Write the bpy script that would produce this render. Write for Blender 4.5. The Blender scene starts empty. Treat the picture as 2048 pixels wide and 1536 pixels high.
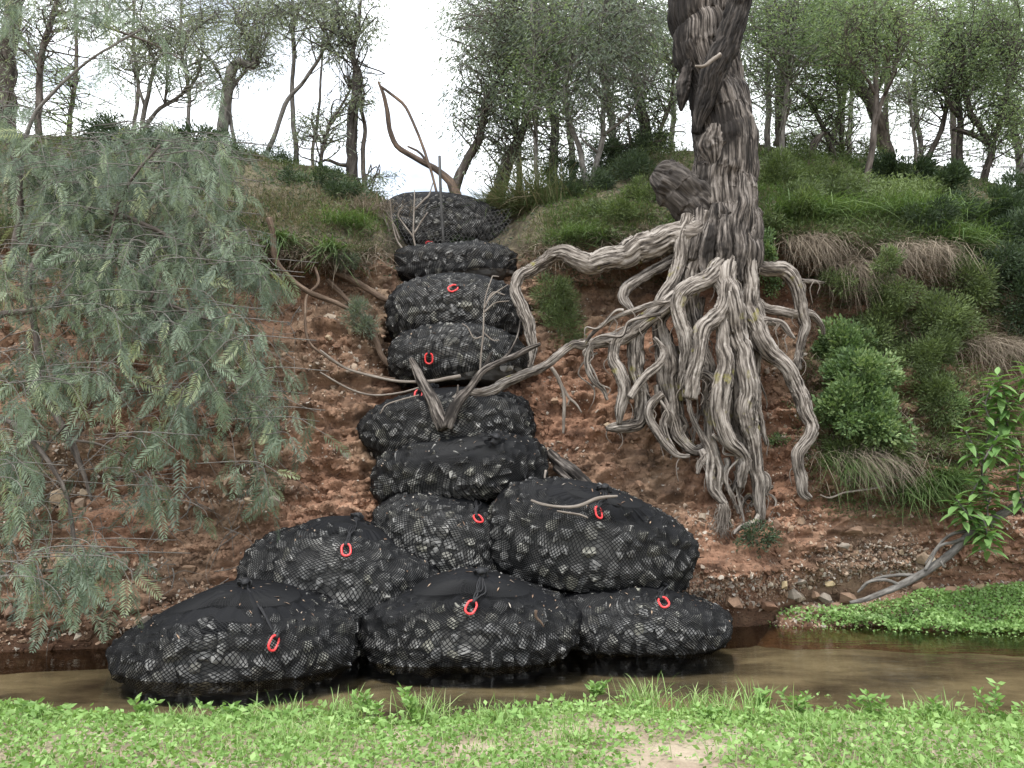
import bpy, bmesh, math
import numpy as np
from mathutils import Vector, Matrix
from mathutils.bvhtree import BVHTree

R = math.radians
S = bpy.context.scene
COL = S.collection
rng = np.random.RandomState(7)

# ------------------------------------------------------------------ camera, sky, sun, exposure
F = 1593.0                    # focal length in pixels of the 2048-wide photograph
PITCH = R(5.8)
CAMZ = 1.8
cam_d = bpy.data.cameras.new('camera'); cam = bpy.data.objects.new('camera', cam_d); COL.objects.link(cam)
cam_d.sensor_width = 36; cam_d.lens = 28.0; cam_d.clip_end = 600; cam_d.clip_start = 0.05
cam.location = (0, 0, CAMZ); cam.rotation_euler = (R(90) + PITCH, 0, 0)
S.camera = cam

SUN_EL, SUN_AZ = R(62), R(205)          # sun high behind the viewer's right shoulder, veiled by cloud
w = bpy.data.worlds.new("World"); S.world = w; w.use_nodes = True
wt = w.node_tree; wt.nodes.clear()
wo = wt.nodes.new('ShaderNodeOutputWorld'); bg = wt.nodes.new('ShaderNodeBackground')
sky = wt.nodes.new('ShaderNodeTexSky'); sky.sky_type = 'NISHITA'; sky.sun_disc = False
sky.sun_elevation = SUN_EL; sky.sun_rotation = SUN_AZ
tcw = wt.nodes.new('ShaderNodeTexCoord'); mpw = wt.nodes.new('ShaderNodeMapping')
mpw.inputs['Scale'].default_value = (1.0, 1.0, 1.8)
mpw.inputs['Location'].default_value = (0.35, 0.1, 0.2)
nzw = wt.nodes.new('ShaderNodeTexNoise'); nzw.inputs['Scale'].default_value = 2.6; nzw.inputs['Detail'].default_value = 6
crw = wt.nodes.new('ShaderNodeValToRGB'); crw.color_ramp.elements[0].position = 0.30; crw.color_ramp.elements[1].position = 0.50
mxw = wt.nodes.new('ShaderNodeMix'); mxw.data_type = 'RGBA'
mxw.inputs['B'].default_value = (11.0, 11.4, 11.8, 1)     # bright overcast cloud
wt.links.new(tcw.outputs['Generated'], mpw.inputs['Vector']); wt.links.new(mpw.outputs[0], nzw.inputs['Vector'])
wt.links.new(nzw.outputs['Fac'], crw.inputs['Fac']); wt.links.new(crw.outputs['Color'], mxw.inputs['Factor'])
wt.links.new(sky.outputs['Color'], mxw.inputs['A']); wt.links.new(mxw.outputs['Result'], bg.inputs['Color'])
bg.inputs['Strength'].default_value = 0.092
wt.links.new(bg.outputs[0], wo.inputs[0])
sl = bpy.data.lights.new('sun', 'SUN'); sl.energy = 1.5; sl.angle = R(11); sl.color = (1.0, 0.97, 0.92)
so = bpy.data.objects.new('sun', sl); COL.objects.link(so)
sd = Vector((math.sin(SUN_AZ) * math.cos(SUN_EL), math.cos(SUN_AZ) * math.cos(SUN_EL), math.sin(SUN_EL)))
so.rotation_euler = sd.to_track_quat('Z', 'Y').to_euler(); so.location = sd * 60
vs = S.view_settings; vs.view_transform = 'Standard'; vs.look = 'None'; vs.gamma = 1; vs.use_curve_mapping = False
vs.exposure = 1.27
S.render.engine = 'CYCLES'
S.cycles.max_bounces = 6; S.cycles.transparent_max_bounces = 12; S.cycles.diffuse_bounces = 3
S.cycles.glossy_bounces = 2; S.cycles.transmission_bounces = 4
S.cycles.caustics_reflective = False; S.cycles.caustics_refractive = False
S.cycles.use_denoising = True

# ------------------------------------------------------------------ helpers
cp, sp = math.cos(PITCH), math.sin(PITCH)
def P(px, py, Y):
    """world point that stands at depth Y on the line of sight of photograph pixel px, py"""
    px, py, Y = np.asarray(px, float), np.asarray(py, float), np.asarray(Y, float)
    x = (px - 1024) / F; y = (768 - py) / F
    t = Y / (cp - y * sp)
    return np.stack(np.broadcast_arrays(x * t, Y, CAMZ + t * (sp + y * cp)), -1)
def proj(V):
    V = np.asarray(V, float); d = V - np.array([0, 0, CAMZ])
    fw = d[..., 1] * cp + d[..., 2] * sp; up = -d[..., 1] * sp + d[..., 2] * cp
    return np.stack([1024 + F * d[..., 0] / fw, 768 - F * up / fw], -1)

def _h(ix, iy, iz, seed):
    n = (ix * 374761393 + iy * 668265263 + iz * 2147483647 + seed * 974711).astype(np.int64)
    n = (n ^ (n >> 13)) * 1274126177
    n = n & 0x7fffffff
    n = ((n ^ (n >> 16)) * 2246822519) & 0x7fffffff
    return (n & 0xffff) / 65535.0
def vnoise(p, seed=0):
    p = np.asarray(p, float); i = np.floor(p).astype(np.int64); f = p - i
    f = f * f * f * (f * (f * 6 - 15) + 10)
    x, y, z = i[..., 0], i[..., 1], i[..., 2]; u, v, w_ = f[..., 0], f[..., 1], f[..., 2]
    r = 0
    for dx in (0, 1):
        for dy in (0, 1):
            for dz in (0, 1):
                r = r + _h(x + dx, y + dy, z + dz, seed) * (u if dx else 1 - u) * (v if dy else 1 - v) * (w_ if dz else 1 - w_)
    return r * 2 - 1
def fbm(p, oct=4, seed=0, gain=.5):
    p = np.asarray(p, float); a, r, s = 1.0, 0, 0
    for k in range(oct):
        r = r + a * vnoise(p * (2.03 ** k), seed + k * 17); s += a; a *= gain
    return r / s
def norm(v):
    return v / np.maximum(np.linalg.norm(v, axis=-1, keepdims=True), 1e-9)

def mesh(name, V, quads=None, tris=None, smooth=True, attrs=None):
    V = np.ascontiguousarray(V, np.float32).reshape(-1, 3)
    me = bpy.data.meshes.new(name)
    q = np.zeros((0, 4), np.int32) if quads is None else np.asarray(quads, np.int32).reshape(-1, 4)
    t = np.zeros((0, 3), np.int32) if tris is None else np.asarray(tris, np.int32).reshape(-1, 3)
    me.vertices.add(len(V)); me.vertices.foreach_set('co', V.ravel())
    li = np.concatenate([q.ravel(), t.ravel()]).astype(np.int32)
    me.loops.add(len(li)); me.loops.foreach_set('vertex_index', li)
    n = len(q) + len(t); me.polygons.add(n)
    ls = np.concatenate([np.arange(len(q)) * 4, len(q) * 4 + np.arange(len(t)) * 3]).astype(np.int32)
    me.polygons.foreach_set('loop_start', ls)
    me.polygons.foreach_set('use_smooth', np.full(n, smooth, bool))
    for k, a in (attrs or {}).items():
        a = np.ascontiguousarray(a, np.float32)
        at = me.attributes.new(k, 'FLOAT_VECTOR' if a.ndim == 2 else 'FLOAT', 'POINT')
        at.data.foreach_set('vector' if a.ndim == 2 else 'value', a.ravel())
    me.update(calc_edges=True); me.validate()
    return me
def link(name, me, mat=None, parent=None, kind=None, loc=None):
    o = bpy.data.objects.new(name, me); COL.objects.link(o)
    if mat is not None and me is not None and not me.materials: me.materials.append(mat)
    if parent is not None: o.parent = parent
    if kind: o['kind'] = kind
    if loc is not None: o.location = loc
    return o
def tag(o, label, cat, group=None, kind=None):
    o['label'] = label; o['category'] = cat
    if group: o['group'] = group
    if kind: o['kind'] = kind
    return o
def empty(name, label, cat, group=None, loc=(0, 0, 0)):
    o = bpy.data.objects.new(name, None); COL.objects.link(o); o.empty_display_size = .1
    o.location = loc
    return tag(o, label, cat, group)

def catmull(pts, n):
    """smooth resample of a polyline (rows may carry radius too) to n rows, even in length"""
    p = np.asarray(pts, float)
    if len(p) == 2:
        t = np.linspace(0, 1, n)[:, None]; return p[:1] * (1 - t) + p[1:] * t
    q = np.vstack([2 * p[0] - p[1], p, 2 * p[-1] - p[-2]])
    seg = len(p) - 1; out = []
    m = 12; tt = np.linspace(0, 1, m, endpoint=False)[:, None]
    for i in range(seg):
        a, b, c, d = q[i:i + 4]
        out.append(.5 * (2 * b + (c - a) * tt + (2 * a - 5 * b + 4 * c - d) * tt ** 2 + (3 * b - a - 3 * c + d) * tt ** 3))
    o = np.vstack(out + [p[-1:]])
    L = np.concatenate([[0], np.cumsum(np.linalg.norm(np.diff(o[:, :3], axis=0), axis=1))])
    s = np.linspace(0, L[-1], n)
    return np.stack([np.interp(s, L, o[:, k]) for k in range(o.shape[1])], 1)
def tube(pr, seg=8, n=None, step=None, rough=0.0, ridges=0.0, freq=1.0, seed=0, cap=True, wob=0.0):
    """pr rows: x, y, z, radius. Returns V, quads, tris, bark coordinates"""
    pr = np.asarray(pr, float)
    L = np.sum(np.linalg.norm(np.diff(pr[:, :3], axis=0), axis=1))
    if n is None: n = max(4, int(L / (step or .05)) + 2)
    c = catmull(pr, n); pos, rad = c[:, :3], np.maximum(c[:, 3], 1e-4)
    if wob: pos = pos + wob * rad[:, None] * np.stack([fbm(pos * 3 + 9 * k, 2, seed + k) for k in range(3)], 1)
    T = norm(np.gradient(pos, axis=0))
    ref = np.array([0.13, 1, .21]) if abs(T[0][1]) < .8 else np.array([1, .1, .2])
    N = np.zeros_like(T); v = np.cross(np.cross(T[0], ref), T[0]); N[0] = norm(v)
    for i in range(1, n):
        v = N[i - 1] - T[i] * np.dot(N[i - 1], T[i]); N[i] = norm(v)
    B = np.cross(T, N)
    th = np.arange(seg) * 2 * math.pi / seg
    cs, sn = np.cos(th), np.sin(th)
    s = np.concatenate([[0], np.cumsum(np.linalg.norm(np.diff(pos, axis=0), axis=1))])
    r0 = rad.mean()
    bark = np.stack(np.broadcast_arrays(cs[None] * r0, sn[None] * r0, s[:, None]), -1) + seed * 1.37
    r = np.repeat(rad[:, None], seg, 1)
    if rough or ridges:
        q = bark * freq
        if ridges:
            wl = np.clip(.42 * r0, .010, .062); kk = 1 / wl
            sh = fbm(bark * np.array([2.5, 2.5, 1.6]) / max(r0 * 4, .2), 2, seed + 5)[..., None] * np.array([1.0, -1.0, .6]) * .9
            n1 = np.abs(fbm(np.stack([bark[..., 0] * kk, bark[..., 1] * kk, bark[..., 2] * kk / 6.5], -1) + sh * 1.5, 3, seed, .55)) * 3
            n2 = np.abs(fbm(np.stack([bark[..., 0] * kk * 2.3, bark[..., 1] * kk * 2.3, bark[..., 2] * kk / 2.6], -1) + sh * 2, 2, seed + 8, .5)) * 3
            dep = np.clip(ridges * r0 * 1.1, .0012, .020) * (.55 + .9 * np.clip(.5 + fbm(bark * 3.0, 2, seed + 2), 0, 1))
            r = r + dep * (np.clip(n1, 0, 1.1) - .5 + .55 * (np.clip(n2, 0, 1) - .5))
        if rough:
            r = r * (1 + rough * fbm(q * np.array([6, 6, 4.0]), 3, seed + 3))
    V = pos[:, None] + r[..., None] * (cs[None, :, None] * N[:, None] + sn[None, :, None] * B[:, None])
    V = V.reshape(-1, 3); bark = bark.reshape(-1, 3)
    i = np.arange(n - 1)[:, None] * seg; j = np.arange(seg)[None]; j2 = (j + 1) % seg
    q = np.stack([i + j, i + j2, i + seg + j2, i + seg + j], -1).reshape(-1, 4)
    tr = np.zeros((0, 3), int)
    if cap:
        m = len(V); V = np.vstack([V, pos[:1], pos[-1:] + T[-1:] * rad[-1] * .3]); bark = np.vstack([bark, bark[:1], bark[-2:-1]])
        jj = np.arange(seg); kk = (jj + 1) % seg
        tr = np.vstack([np.stack([np.full(seg, m), kk, jj], 1), np.stack([np.full(seg, m + 1), (n - 1) * seg + jj, (n - 1) * seg + kk], 1)])
    return V, q, tr, bark
class MB:
    """collects pieces into one mesh"""
    def __init__(s): s.V, s.Q, s.T, s.A, s.n = [], [], [], {}, 0
    def add(s, V, quads=None, tris=None, **attrs):
        V = np.asarray(V, float).reshape(-1, 3)
        s.V.append(V)
        if quads is not None and len(quads): s.Q.append(np.asarray(quads).reshape(-1, 4) + s.n)
        if tris is not None and len(tris): s.T.append(np.asarray(tris).reshape(-1, 3) + s.n)
        for k, a in attrs.items(): s.A.setdefault(k, []).append(np.asarray(a, float))
        s.n += len(V)
    def tube(s, pr, **k):
        V, q, t, b = tube(pr, **k); s.add(V, q, t, bark=b)
    def mesh(s, name, smooth=True):
        return mesh(name, np.vstack(s.V), np.vstack(s.Q) if s.Q else None, np.vstack(s.T) if s.T else None, smooth,
                    {k: np.concatenate(a) for k, a in s.A.items()})

# ------------------------------------------------------------------ materials
def M(name):
    m = bpy.data.materials.new(name); m.use_nodes = True
    nt = m.node_tree; return m, nt, nt.nodes['Principled BSDF'], nt.nodes['Material Output']
def ramp(nt, fac, stops):
    r = nt.nodes.new('ShaderNodeValToRGB'); e = r.color_ramp.elements
    while len(e) < len(stops): e.new(.5)
    for k, (p, c) in enumerate(stops):
        e[k].position = p; e[k].color = (*c, 1) if len(c) == 3 else c
    nt.links.new(fac, r.inputs['Fac']); return r.outputs['Color']
def noise(nt, vec, scale, detail=4, rough=.55, mul=None):
    if mul is not None:
        mp = nt.nodes.new('ShaderNodeMapping'); mp.inputs['Scale'].default_value = mul
        nt.links.new(vec, mp.inputs['Vector']); vec = mp.outputs[0]
    n = nt.nodes.new('ShaderNodeTexNoise'); n.inputs['Scale'].default_value = scale
    n.inputs['Detail'].default_value = detail; n.inputs['Roughness'].default_value = rough
    nt.links.new(vec, n.inputs['Vector']); return n.outputs['Fac']
def mix(nt, fac, a, b, mode='MIX'):
    m = nt.nodes.new('ShaderNodeMix'); m.data_type = 'RGBA'; m.blend_type = mode
    for sock, v in (('Factor', fac), ('A', a), ('B', b)):
        if hasattr(v, 'node'): nt.links.new(v, m.inputs[sock])
        elif sock == 'Factor': m.inputs[sock].default_value = v
        else: m.inputs[sock].default_value = (*v, 1)
    return m.outputs['Result']
def bump(nt, h, strength, dist, bsdf):
    b = nt.nodes.new('ShaderNodeBump'); b.inputs['Strength'].default_value = strength; b.inputs['Distance'].default_value = dist
    nt.links.new(h, b.inputs['Height']); nt.links.new(b.outputs[0], bsdf.inputs['Normal'])
def geo(nt): return nt.nodes.new('ShaderNodeNewGeometry').outputs['Position']
def attr(nt, name, vec=False):
    a = nt.nodes.new('ShaderNodeAttribute'); a.attribute_name = name
    return a.outputs['Vector' if vec else 'Fac']

def m_leaf(name, stops, transl=.3, rough=.55, obj=False, tcol=None):
    m, nt, b, out = M(name)
    if obj:
        f = nt.nodes.new('ShaderNodeObjectInfo').outputs['Random']
    else:
        f = attr(nt, 'tint')
    c = ramp(nt, f, stops)
    nt.links.new(c, b.inputs['Base Color']); b.inputs['Roughness'].default_value = rough
    b.inputs['Specular IOR Level'].default_value = .35
    tr = nt.nodes.new('ShaderNodeBsdfTranslucent')
    tc = mix(nt, 1.0, c, tcol or (1.25, 1.3, .75), 'MULTIPLY'); nt.links.new(tc, tr.inputs['Color'])
    ms = nt.nodes.new('ShaderNodeMixShader'); ms.inputs[0].default_value = transl
    nt.links.new(b.outputs[0], ms.inputs[1]); nt.links.new(tr.outputs[0], ms.inputs[2]); nt.links.new(ms.outputs[0], out.inputs['Surface'])
    return m
def m_bark(name, stops, scale=30, stretch=.14, bstr=.8, bdist=.01, moss=None, tintpos=None):
    m, nt, b, out = M(name); v = attr(nt, 'bark', True)
    n = noise(nt, v, scale, 6, .62, (1, 1, stretch)); c = ramp(nt, n, stops)
    n2 = noise(nt, v, 5, 3, .5); c = mix(nt, n2, c, mix(nt, 1.0, c, (.62, .58, .55), 'MULTIPLY'))
    if tintpos:
        n4 = noise(nt, v, 1.5, 5, .62, (1, 1, .6)); f = ramp(nt, n4, [(.50, (0, 0, 0)), (.58, (.88, .88, .88))]); c = mix(nt, f, c, (.014, .012, .011))
    n5 = noise(nt, v, 110, 3, .6, (1, 1, .25)); c = mix(nt, n5, mix(nt, 1.0, c, (.55, .55, .55), 'MULTIPLY'), mix(nt, 1.0, c, (1.35, 1.35, 1.35), 'MULTIPLY'))
    if moss:
        n3 = noise(nt, v, 4.2, 4, .6); f = ramp(nt, n3, [(.62, (0, 0, 0)), (.72, (.75, .75, .75))]); c = mix(nt, f, c, moss)
    nt.links.new(c, b.inputs['Base Color']); b.inputs['Roughness'].default_value = .9; b.inputs['Specular IOR Level'].default_value = .2
    bump(nt, n, bstr, bdist, b); return m
def m_plain(name, col, rough=.6, var=.25, scale=25, spec=.4, bstr=0.0):
    m, nt, b, out = M(name); n = noise(nt, geo(nt), scale, 4)
    c = mix(nt, n, tuple(x * (1 - var) for x in col), tuple(x * (1 + var) for x in col)); nt.links.new(c, b.inputs['Base Color'])
    b.inputs['Roughness'].default_value = rough; b.inputs['Specular IOR Level'].default_value = spec
    if bstr: bump(nt, n, bstr, .01, b)
    return m

def m_dirt():
    m, nt, b, out = M('red_clay'); p = geo(nt)
    big = noise(nt, p, .55, 4, .55); mid = noise(nt, p, 3.2, 5, .6, (1, 1, 2.2)); fine = noise(nt, p, 26, 5, .65)
    c = ramp(nt, mid, [(.28, (.090, .051, .036)), (.44, (.205, .112, .072)), (.58, (.315, .180, .118)), (.78, (.42, .285, .20))])
    c2 = ramp(nt, mid, [(.30, (.105, .072, .050)), (.55, (.22, .150, .100)), (.75, (.32, .23, .16))])
    c = mix(nt, ramp(nt, big, [(.42, (0, 0, 0)), (.62, (1, 1, 1))]), c, c2)
    vo = nt.nodes.new('ShaderNodeTexVoronoi'); vo.inputs['Scale'].default_value = 34; nt.links.new(p, vo.inputs['Vector'])
    chip = ramp(nt, vo.outputs['Distance'], [(.16, (1, 1, 1)), (.30, (0, 0, 0))])
    sel = nt.nodes.new('ShaderNodeSeparateColor'); nt.links.new(vo.outputs['Color'], sel.inputs[0])
    pick = ramp(nt, sel.outputs[0], [(.62, (0, 0, 0)), (.66, (.8, .8, .8))])
    stone = ramp(nt, sel.outputs[1], [(0, (.16, .09, .06)), (.5, (.30, .20, .13)), (1, (.36, .30, .25))])
    c = mix(nt, mix(nt, 1.0, chip, pick, 'MULTIPLY'), c, stone)
    c = mix(nt, mix(nt, .55, (1, 1, 1), ramp(nt, fine, [(.3, (.45, .45, .45)), (.7, (1.25, 1.25, 1.25))])), (0, 0, 0), c)
    band = noise(nt, p, 1.0, 4, .6, (.35, .35, 4.2)); c = mix(nt, 1.0, c, ramp(nt, band, [(.34, (.62, .60, .58)), (.48, (1, 1, 1)), (.60, (1.0, .99, .97)), (.70, (1.3, 1.3, 1.3))]), 'MULTIPLY')
    veg = attr(nt, 'litter')
    lit = ramp(nt, noise(nt, p, 7, 5, .65), [(.3, (.035, .03, .02)), (.5, (.09, .075, .05)), (.7, (.16, .14, .085))])
    c = mix(nt, veg, c, lit)
    wet = attr(nt, 'wet'); c = mix(nt, wet, c, mix(nt, 1.0, c, (.32, .30, .28), 'MULTIPLY'))
    nt.links.new(c, b.inputs['Base Color']); b.inputs['Roughness'].default_value = .92; b.inputs['Specular IOR Level'].default_value = .25
    h = mix(nt, .5, fine, chip); bump(nt, h, .9, .03, b)
    return m
MAT = {}
MAT['dirt'] = m_dirt()
MAT['leaf_pepper'] = m_leaf('pepper_leaf', [(0, (.055, .078, .058)), (.4, (.135, .178, .128)), (.75, (.23, .29, .20)), (1, (.32, .36, .20))], .28)
MAT['leaf_gum'] = m_leaf('gum_leaf', [(0, (.07, .088, .070)), (.6, (.145, .180, .135)), (1, (.24, .275, .20))], .40)  # brightened to stand in for haze over the background crowns
MAT['leaf_glare'] = m_leaf('glare_pale_gum_leaf', [(0, (.09, .11, .085)), (.6, (.17, .20, .15)), (1, (.27, .30, .23))], .42)  # lighter gum leaf: backlit glare on the left trees painted into its colour
MAT['leaf_wattle'] = m_leaf('wattle_leaf', [(0, (.065, .098, .050)), (.6, (.155, .215, .11)), (1, (.26, .33, .17))], .42)  # brightened like the gum leaf, haze put into the colour
MAT['leaf_dark'] = m_leaf('scrub_leaf', [(0, (.022, .038, .020)), (.6, (.055, .085, .042)), (1, (.10, .14, .07))], .22)
MAT['leaf_bush'] = m_leaf('bush_leaf', [(0, (.055, .095, .04)), (.55, (.14, .22, .085)), (1, (.27, .35, .16))], .28)
MAT['leaf_scramble'] = m_leaf('scrambler_leaf', [(0, (.045, .062, .026)), (.5, (.105, .145, .055)), (1, (.19, .25, .10))], .28)
MAT['leaf_weed'] = m_leaf('weed_leaf', [(0, (.10, .18, .045)), (.5, (.20, .34, .095)), (1, (.36, .50, .20))], .3)
MAT['leaf_cress'] = m_leaf('cress_leaf', [(0, (.12, .22, .06)), (.5, (.23, .37, .12)), (1, (.38, .52, .23))], .28)
MAT['leaf_broad'] = m_leaf('broad_leaf', [(0, (.10, .20, .06)), (1, (.21, .34, .12))], .28, .45, True)
MAT['grass'] = m_leaf('green_grass', [(0, (.045, .080, .025)), (.5, (.095, .155, .050)), (1, (.18, .25, .10))], .3)
MAT['grass_bright'] = m_leaf('bright_grass', [(0, (.12, .21, .05)), (.5, (.22, .36, .11)), (1, (.40, .48, .22))], .3)
MAT['grass_dry'] = m_leaf('dry_grass', [(0, (.10, .080, .060)), (.5, (.25, .205, .155)), (1, (.42, .355, .275))], .15, .8, tcol=(1, 1, 1))
MAT['grass_mixed'] = m_leaf('mixed_grass', [(0, (.045, .075, .025)), (.45, (.09, .13, .045)), (.7, (.17, .155, .085)), (1, (.27, .22, .15))], .22, .7, tcol=(1.1, 1.1, .9))
MAT['bark_big'] = m_bark('weathered_bark', [(.36, (.012, .010, .009)), (.46, (.060, .052, .046)), (.56, (.20, .178, .160)), (.72, (.42, .385, .355))], 34, .11, 1.0, .03, None, True)
MAT['bark_root'] = m_bark('weathered_root_wood', [(.36, (.024, .020, .017)), (.46, (.14, .122, .106)), (.56, (.35, .318, .285)), (.72, (.54, .505, .465))], 42, .09, 1.0, .02, (.22, .20, .045))
MAT['bark_char'] = m_bark('charred_bark', [(.34, (.007, .006, .006)), (.48, (.028, .025, .023)), (.66, (.095, .084, .077))], 30, .15, 1.0, .02)
MAT['bark_dark'] = m_bark('dark_bark', [(.32, (.022, .019, .018)), (.5, (.070, .062, .056)), (.7, (.16, .145, .132))], 30, .15, 1.0, .02)
MAT['bark_grey'] = m_bark('grey_bark', [(.32, (.075, .070, .064)), (.5, (.17, .162, .15)), (.7, (.29, .28, .26))], 22, .3, .7, .01)  # ramp lifted so the flare over the left trunks is painted in
MAT['bark_brown'] = m_bark('brown_bark', [(.32, (.045, .038, .033)), (.5, (.11, .095, .084)), (.7, (.21, .185, .165))], 22, .22, .8, .01)
MAT['bark_orange'] = m_bark('peeling_bark', [(.35, (.05, .042, .036)), (.5, (.13, .10, .082)), (.70, (.26, .18, .125))], 14, .2, .7, .01)
MAT['wood_pale'] = m_bark('pale_dry_wood', [(.3, (.12, .10, .085)), (.55, (.27, .24, .21)), (.75, (.42, .38, .34))], 40, .1, .5, .004)
MAT['wood_root'] = m_bark('brown_root', [(.3, (.06, .042, .03)), (.55, (.16, .115, .085)), (.75, (.30, .23, .175))], 40, .12, .7, .006)
MAT['net'] = m_plain('black_polyester_net', (.0055, .0057, .0066), .6, .3, 60, .2)
MAT['net_cloth'] = m_plain('gathered_black_net', (.0050, .0053, .0068), .7, .35, 90, .2, .5)
MAT['rope'] = m_plain('black_rope', (.013, .013, .015), .6, .3, 120, .4, .5)
MAT['steel'] = m_plain('dark_steel_post', (.05, .048, .046), .6, .3, 30)
def m_ring():
    m, nt, b, out = M('red_painted_steel'); n = noise(nt, geo(nt), 60, 4)
    c = mix(nt, n, (.62, .028, .032), (.80, .06, .06)); d = ramp(nt, noise(nt, geo(nt), 34, 5, .7), [(.56, (0, 0, 0)), (.66, (.7, .7, .7))]); c = mix(nt, d, c, (.16, .06, .045))
    nt.links.new(c, b.inputs['Base Color']); b.inputs['Roughness'].default_value = .35
    return m
MAT['ring'] = m_ring()
def m_rock(name, stops, nscale=18, amb=.35):
    m, nt, b, out = M(name); rnd = nt.nodes.new('ShaderNodeObjectInfo').outputs['Random']
    c = ramp(nt, rnd, stops); tc = nt.nodes.new('ShaderNodeTexCoord').outputs['Object']
    n = noise(nt, geo(nt), nscale, 6, .65); c = mix(nt, n, mix(nt, 1.0, c, (.55, .55, .55), 'MULTIPLY'), mix(nt, 1.0, c, (1.4, 1.38, 1.34), 'MULTIPLY'))
    nt.links.new(c, b.inputs['Base Color']); b.inputs['Roughness'].default_value = .8; bump(nt, n, .6, .02, b); return m
MAT['rock'] = m_rock('basalt_rock', [(0, (.125, .125, .125)), (.4, (.175, .173, .17)), (.75, (.215, .212, .205)), (.90, (.215, .21, .175)), (.97, (.25, .245, .235)), (1, (.33, .32, .295))])
MAT['stone'] = m_rock('bank_stone', [(0, (.14, .085, .06)), (.3, (.23, .145, .095)), (.55, (.30, .21, .14)), (.75, (.24, .21, .18)), (.9, (.36, .27, .18)), (1, (.42, .37, .30))], 24)
def m_pebble():
    m, nt, b, out = M('bank_pebble'); c = ramp(nt, attr(nt, 'tint'), [(0, (.12, .07, .048)), (.3, (.25, .155, .10)), (.6, (.34, .245, .17)), (.85, (.34, .30, .255)), (1, (.48, .42, .35))])
    n = noise(nt, geo(nt), 40, 4); c = mix(nt, n, mix(nt, 1.0, c, (.6, .6, .6), 'MULTIPLY'), mix(nt, 1.0, c, (1.3, 1.3, 1.3), 'MULTIPLY'))
    nt.links.new(c, b.inputs['Base Color']); b.inputs['Roughness'].default_value = .85; return m
MAT['pebble'] = m_pebble()

# ------------------------------------------------------------------ ground: far sheet, stream bed, near bank, water
def grid(xs, ys, zf):
    X, Y = np.meshgrid(xs, ys); Z = zf(X, Y); nx = len(xs)
    i = np.arange(len(ys) - 1)[:, None] * nx; j = np.arange(nx - 1)[None]
    q = np.stack([i + j, i + j + 1, i + nx + j + 1, i + nx + j], -1).reshape(-1, 4)
    return np.stack([X, Y, Z], -1).reshape(-1, 3), q
def spread(lo, a, b, hi, n, m=14):
    k = np.linspace(0, 1, m) ** 2.2
    return np.concatenate([(a - (a - lo) * k)[:0:-1], np.linspace(a, b, n), (b + (hi - b) * k)[1:]])

def m_bed():
    m, nt, b, out = M('silty_stream_bed'); p = geo(nt)
    n = noise(nt, p, 1.0, 6, .62, (.75, 1.7, 1)); n2 = noise(nt, p, 16, 4)
    c = ramp(nt, n, [(.34, (.045, .038, .028)), (.46, (.14, .122, .092)), (.58, (.25, .222, .170)), (.74, (.32, .285, .22))])
    c = mix(nt, n2, mix(nt, 1.0, c, (.75, .75, .75), 'MULTIPLY'), mix(nt, 1.0, c, (1.15, 1.15, 1.15), 'MULTIPLY'))
    nt.links.new(c, b.inputs['Base Color']); b.inputs['Roughness'].default_value = .9; return m
V, q = grid(spread(-220, -12, 12, 220, 160), np.concatenate([[-200, -60, -20, 0], np.linspace(4, 11, 60), [14, 30, 80, 260]]),
            lambda X, Y: -.22 + .05 * fbm(np.stack([X * .9, Y * 2.2, 0 * X], -1), 3, 4))
link('stream_bed', mesh('stream_bed', V, q), m_bed(), kind='structure')

def m_water():
    m, nt, b, out = M('clear_brown_water'); nt.nodes.remove(b)
    p = geo(nt); n = noise(nt, p, 5, 3, .5, (.6, 2.0, 1))
    bp = nt.nodes.new('ShaderNodeBump'); bp.inputs['Strength'].default_value = .10; bp.inputs['Distance'].default_value = .05
    nt.links.new(n, bp.inputs['Height'])
    tr = nt.nodes.new('ShaderNodeBsdfTransparent'); tr.inputs['Color'].default_value = (.80, .75, .62, 1)
    gl = nt.nodes.new('ShaderNodeBsdfGlossy'); gl.inputs['Roughness'].default_value = .03; nt.links.new(bp.outputs[0], gl.inputs['Normal'])
    fr = nt.nodes.new('ShaderNodeFresnel'); fr.inputs['IOR'].default_value = 1.33; nt.links.new(bp.outputs[0], fr.inputs['Normal'])
    ms = nt.nodes.new('ShaderNodeMixShader'); nt.links.new(fr.outputs[0], ms.inputs[0]); nt.links.new(tr.outputs[0], ms.inputs[1]); nt.links.new(gl.outputs[0], ms.inputs[2])
    nt.links.new(ms.outputs[0], out.inputs['Surface']); return m
V, q = grid(np.linspace(-60, 60, 40), np.linspace(3.5, 12, 12), lambda X, Y: 0 * X)
link('water', mesh('water', V, q), m_water(), kind='structure')

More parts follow.
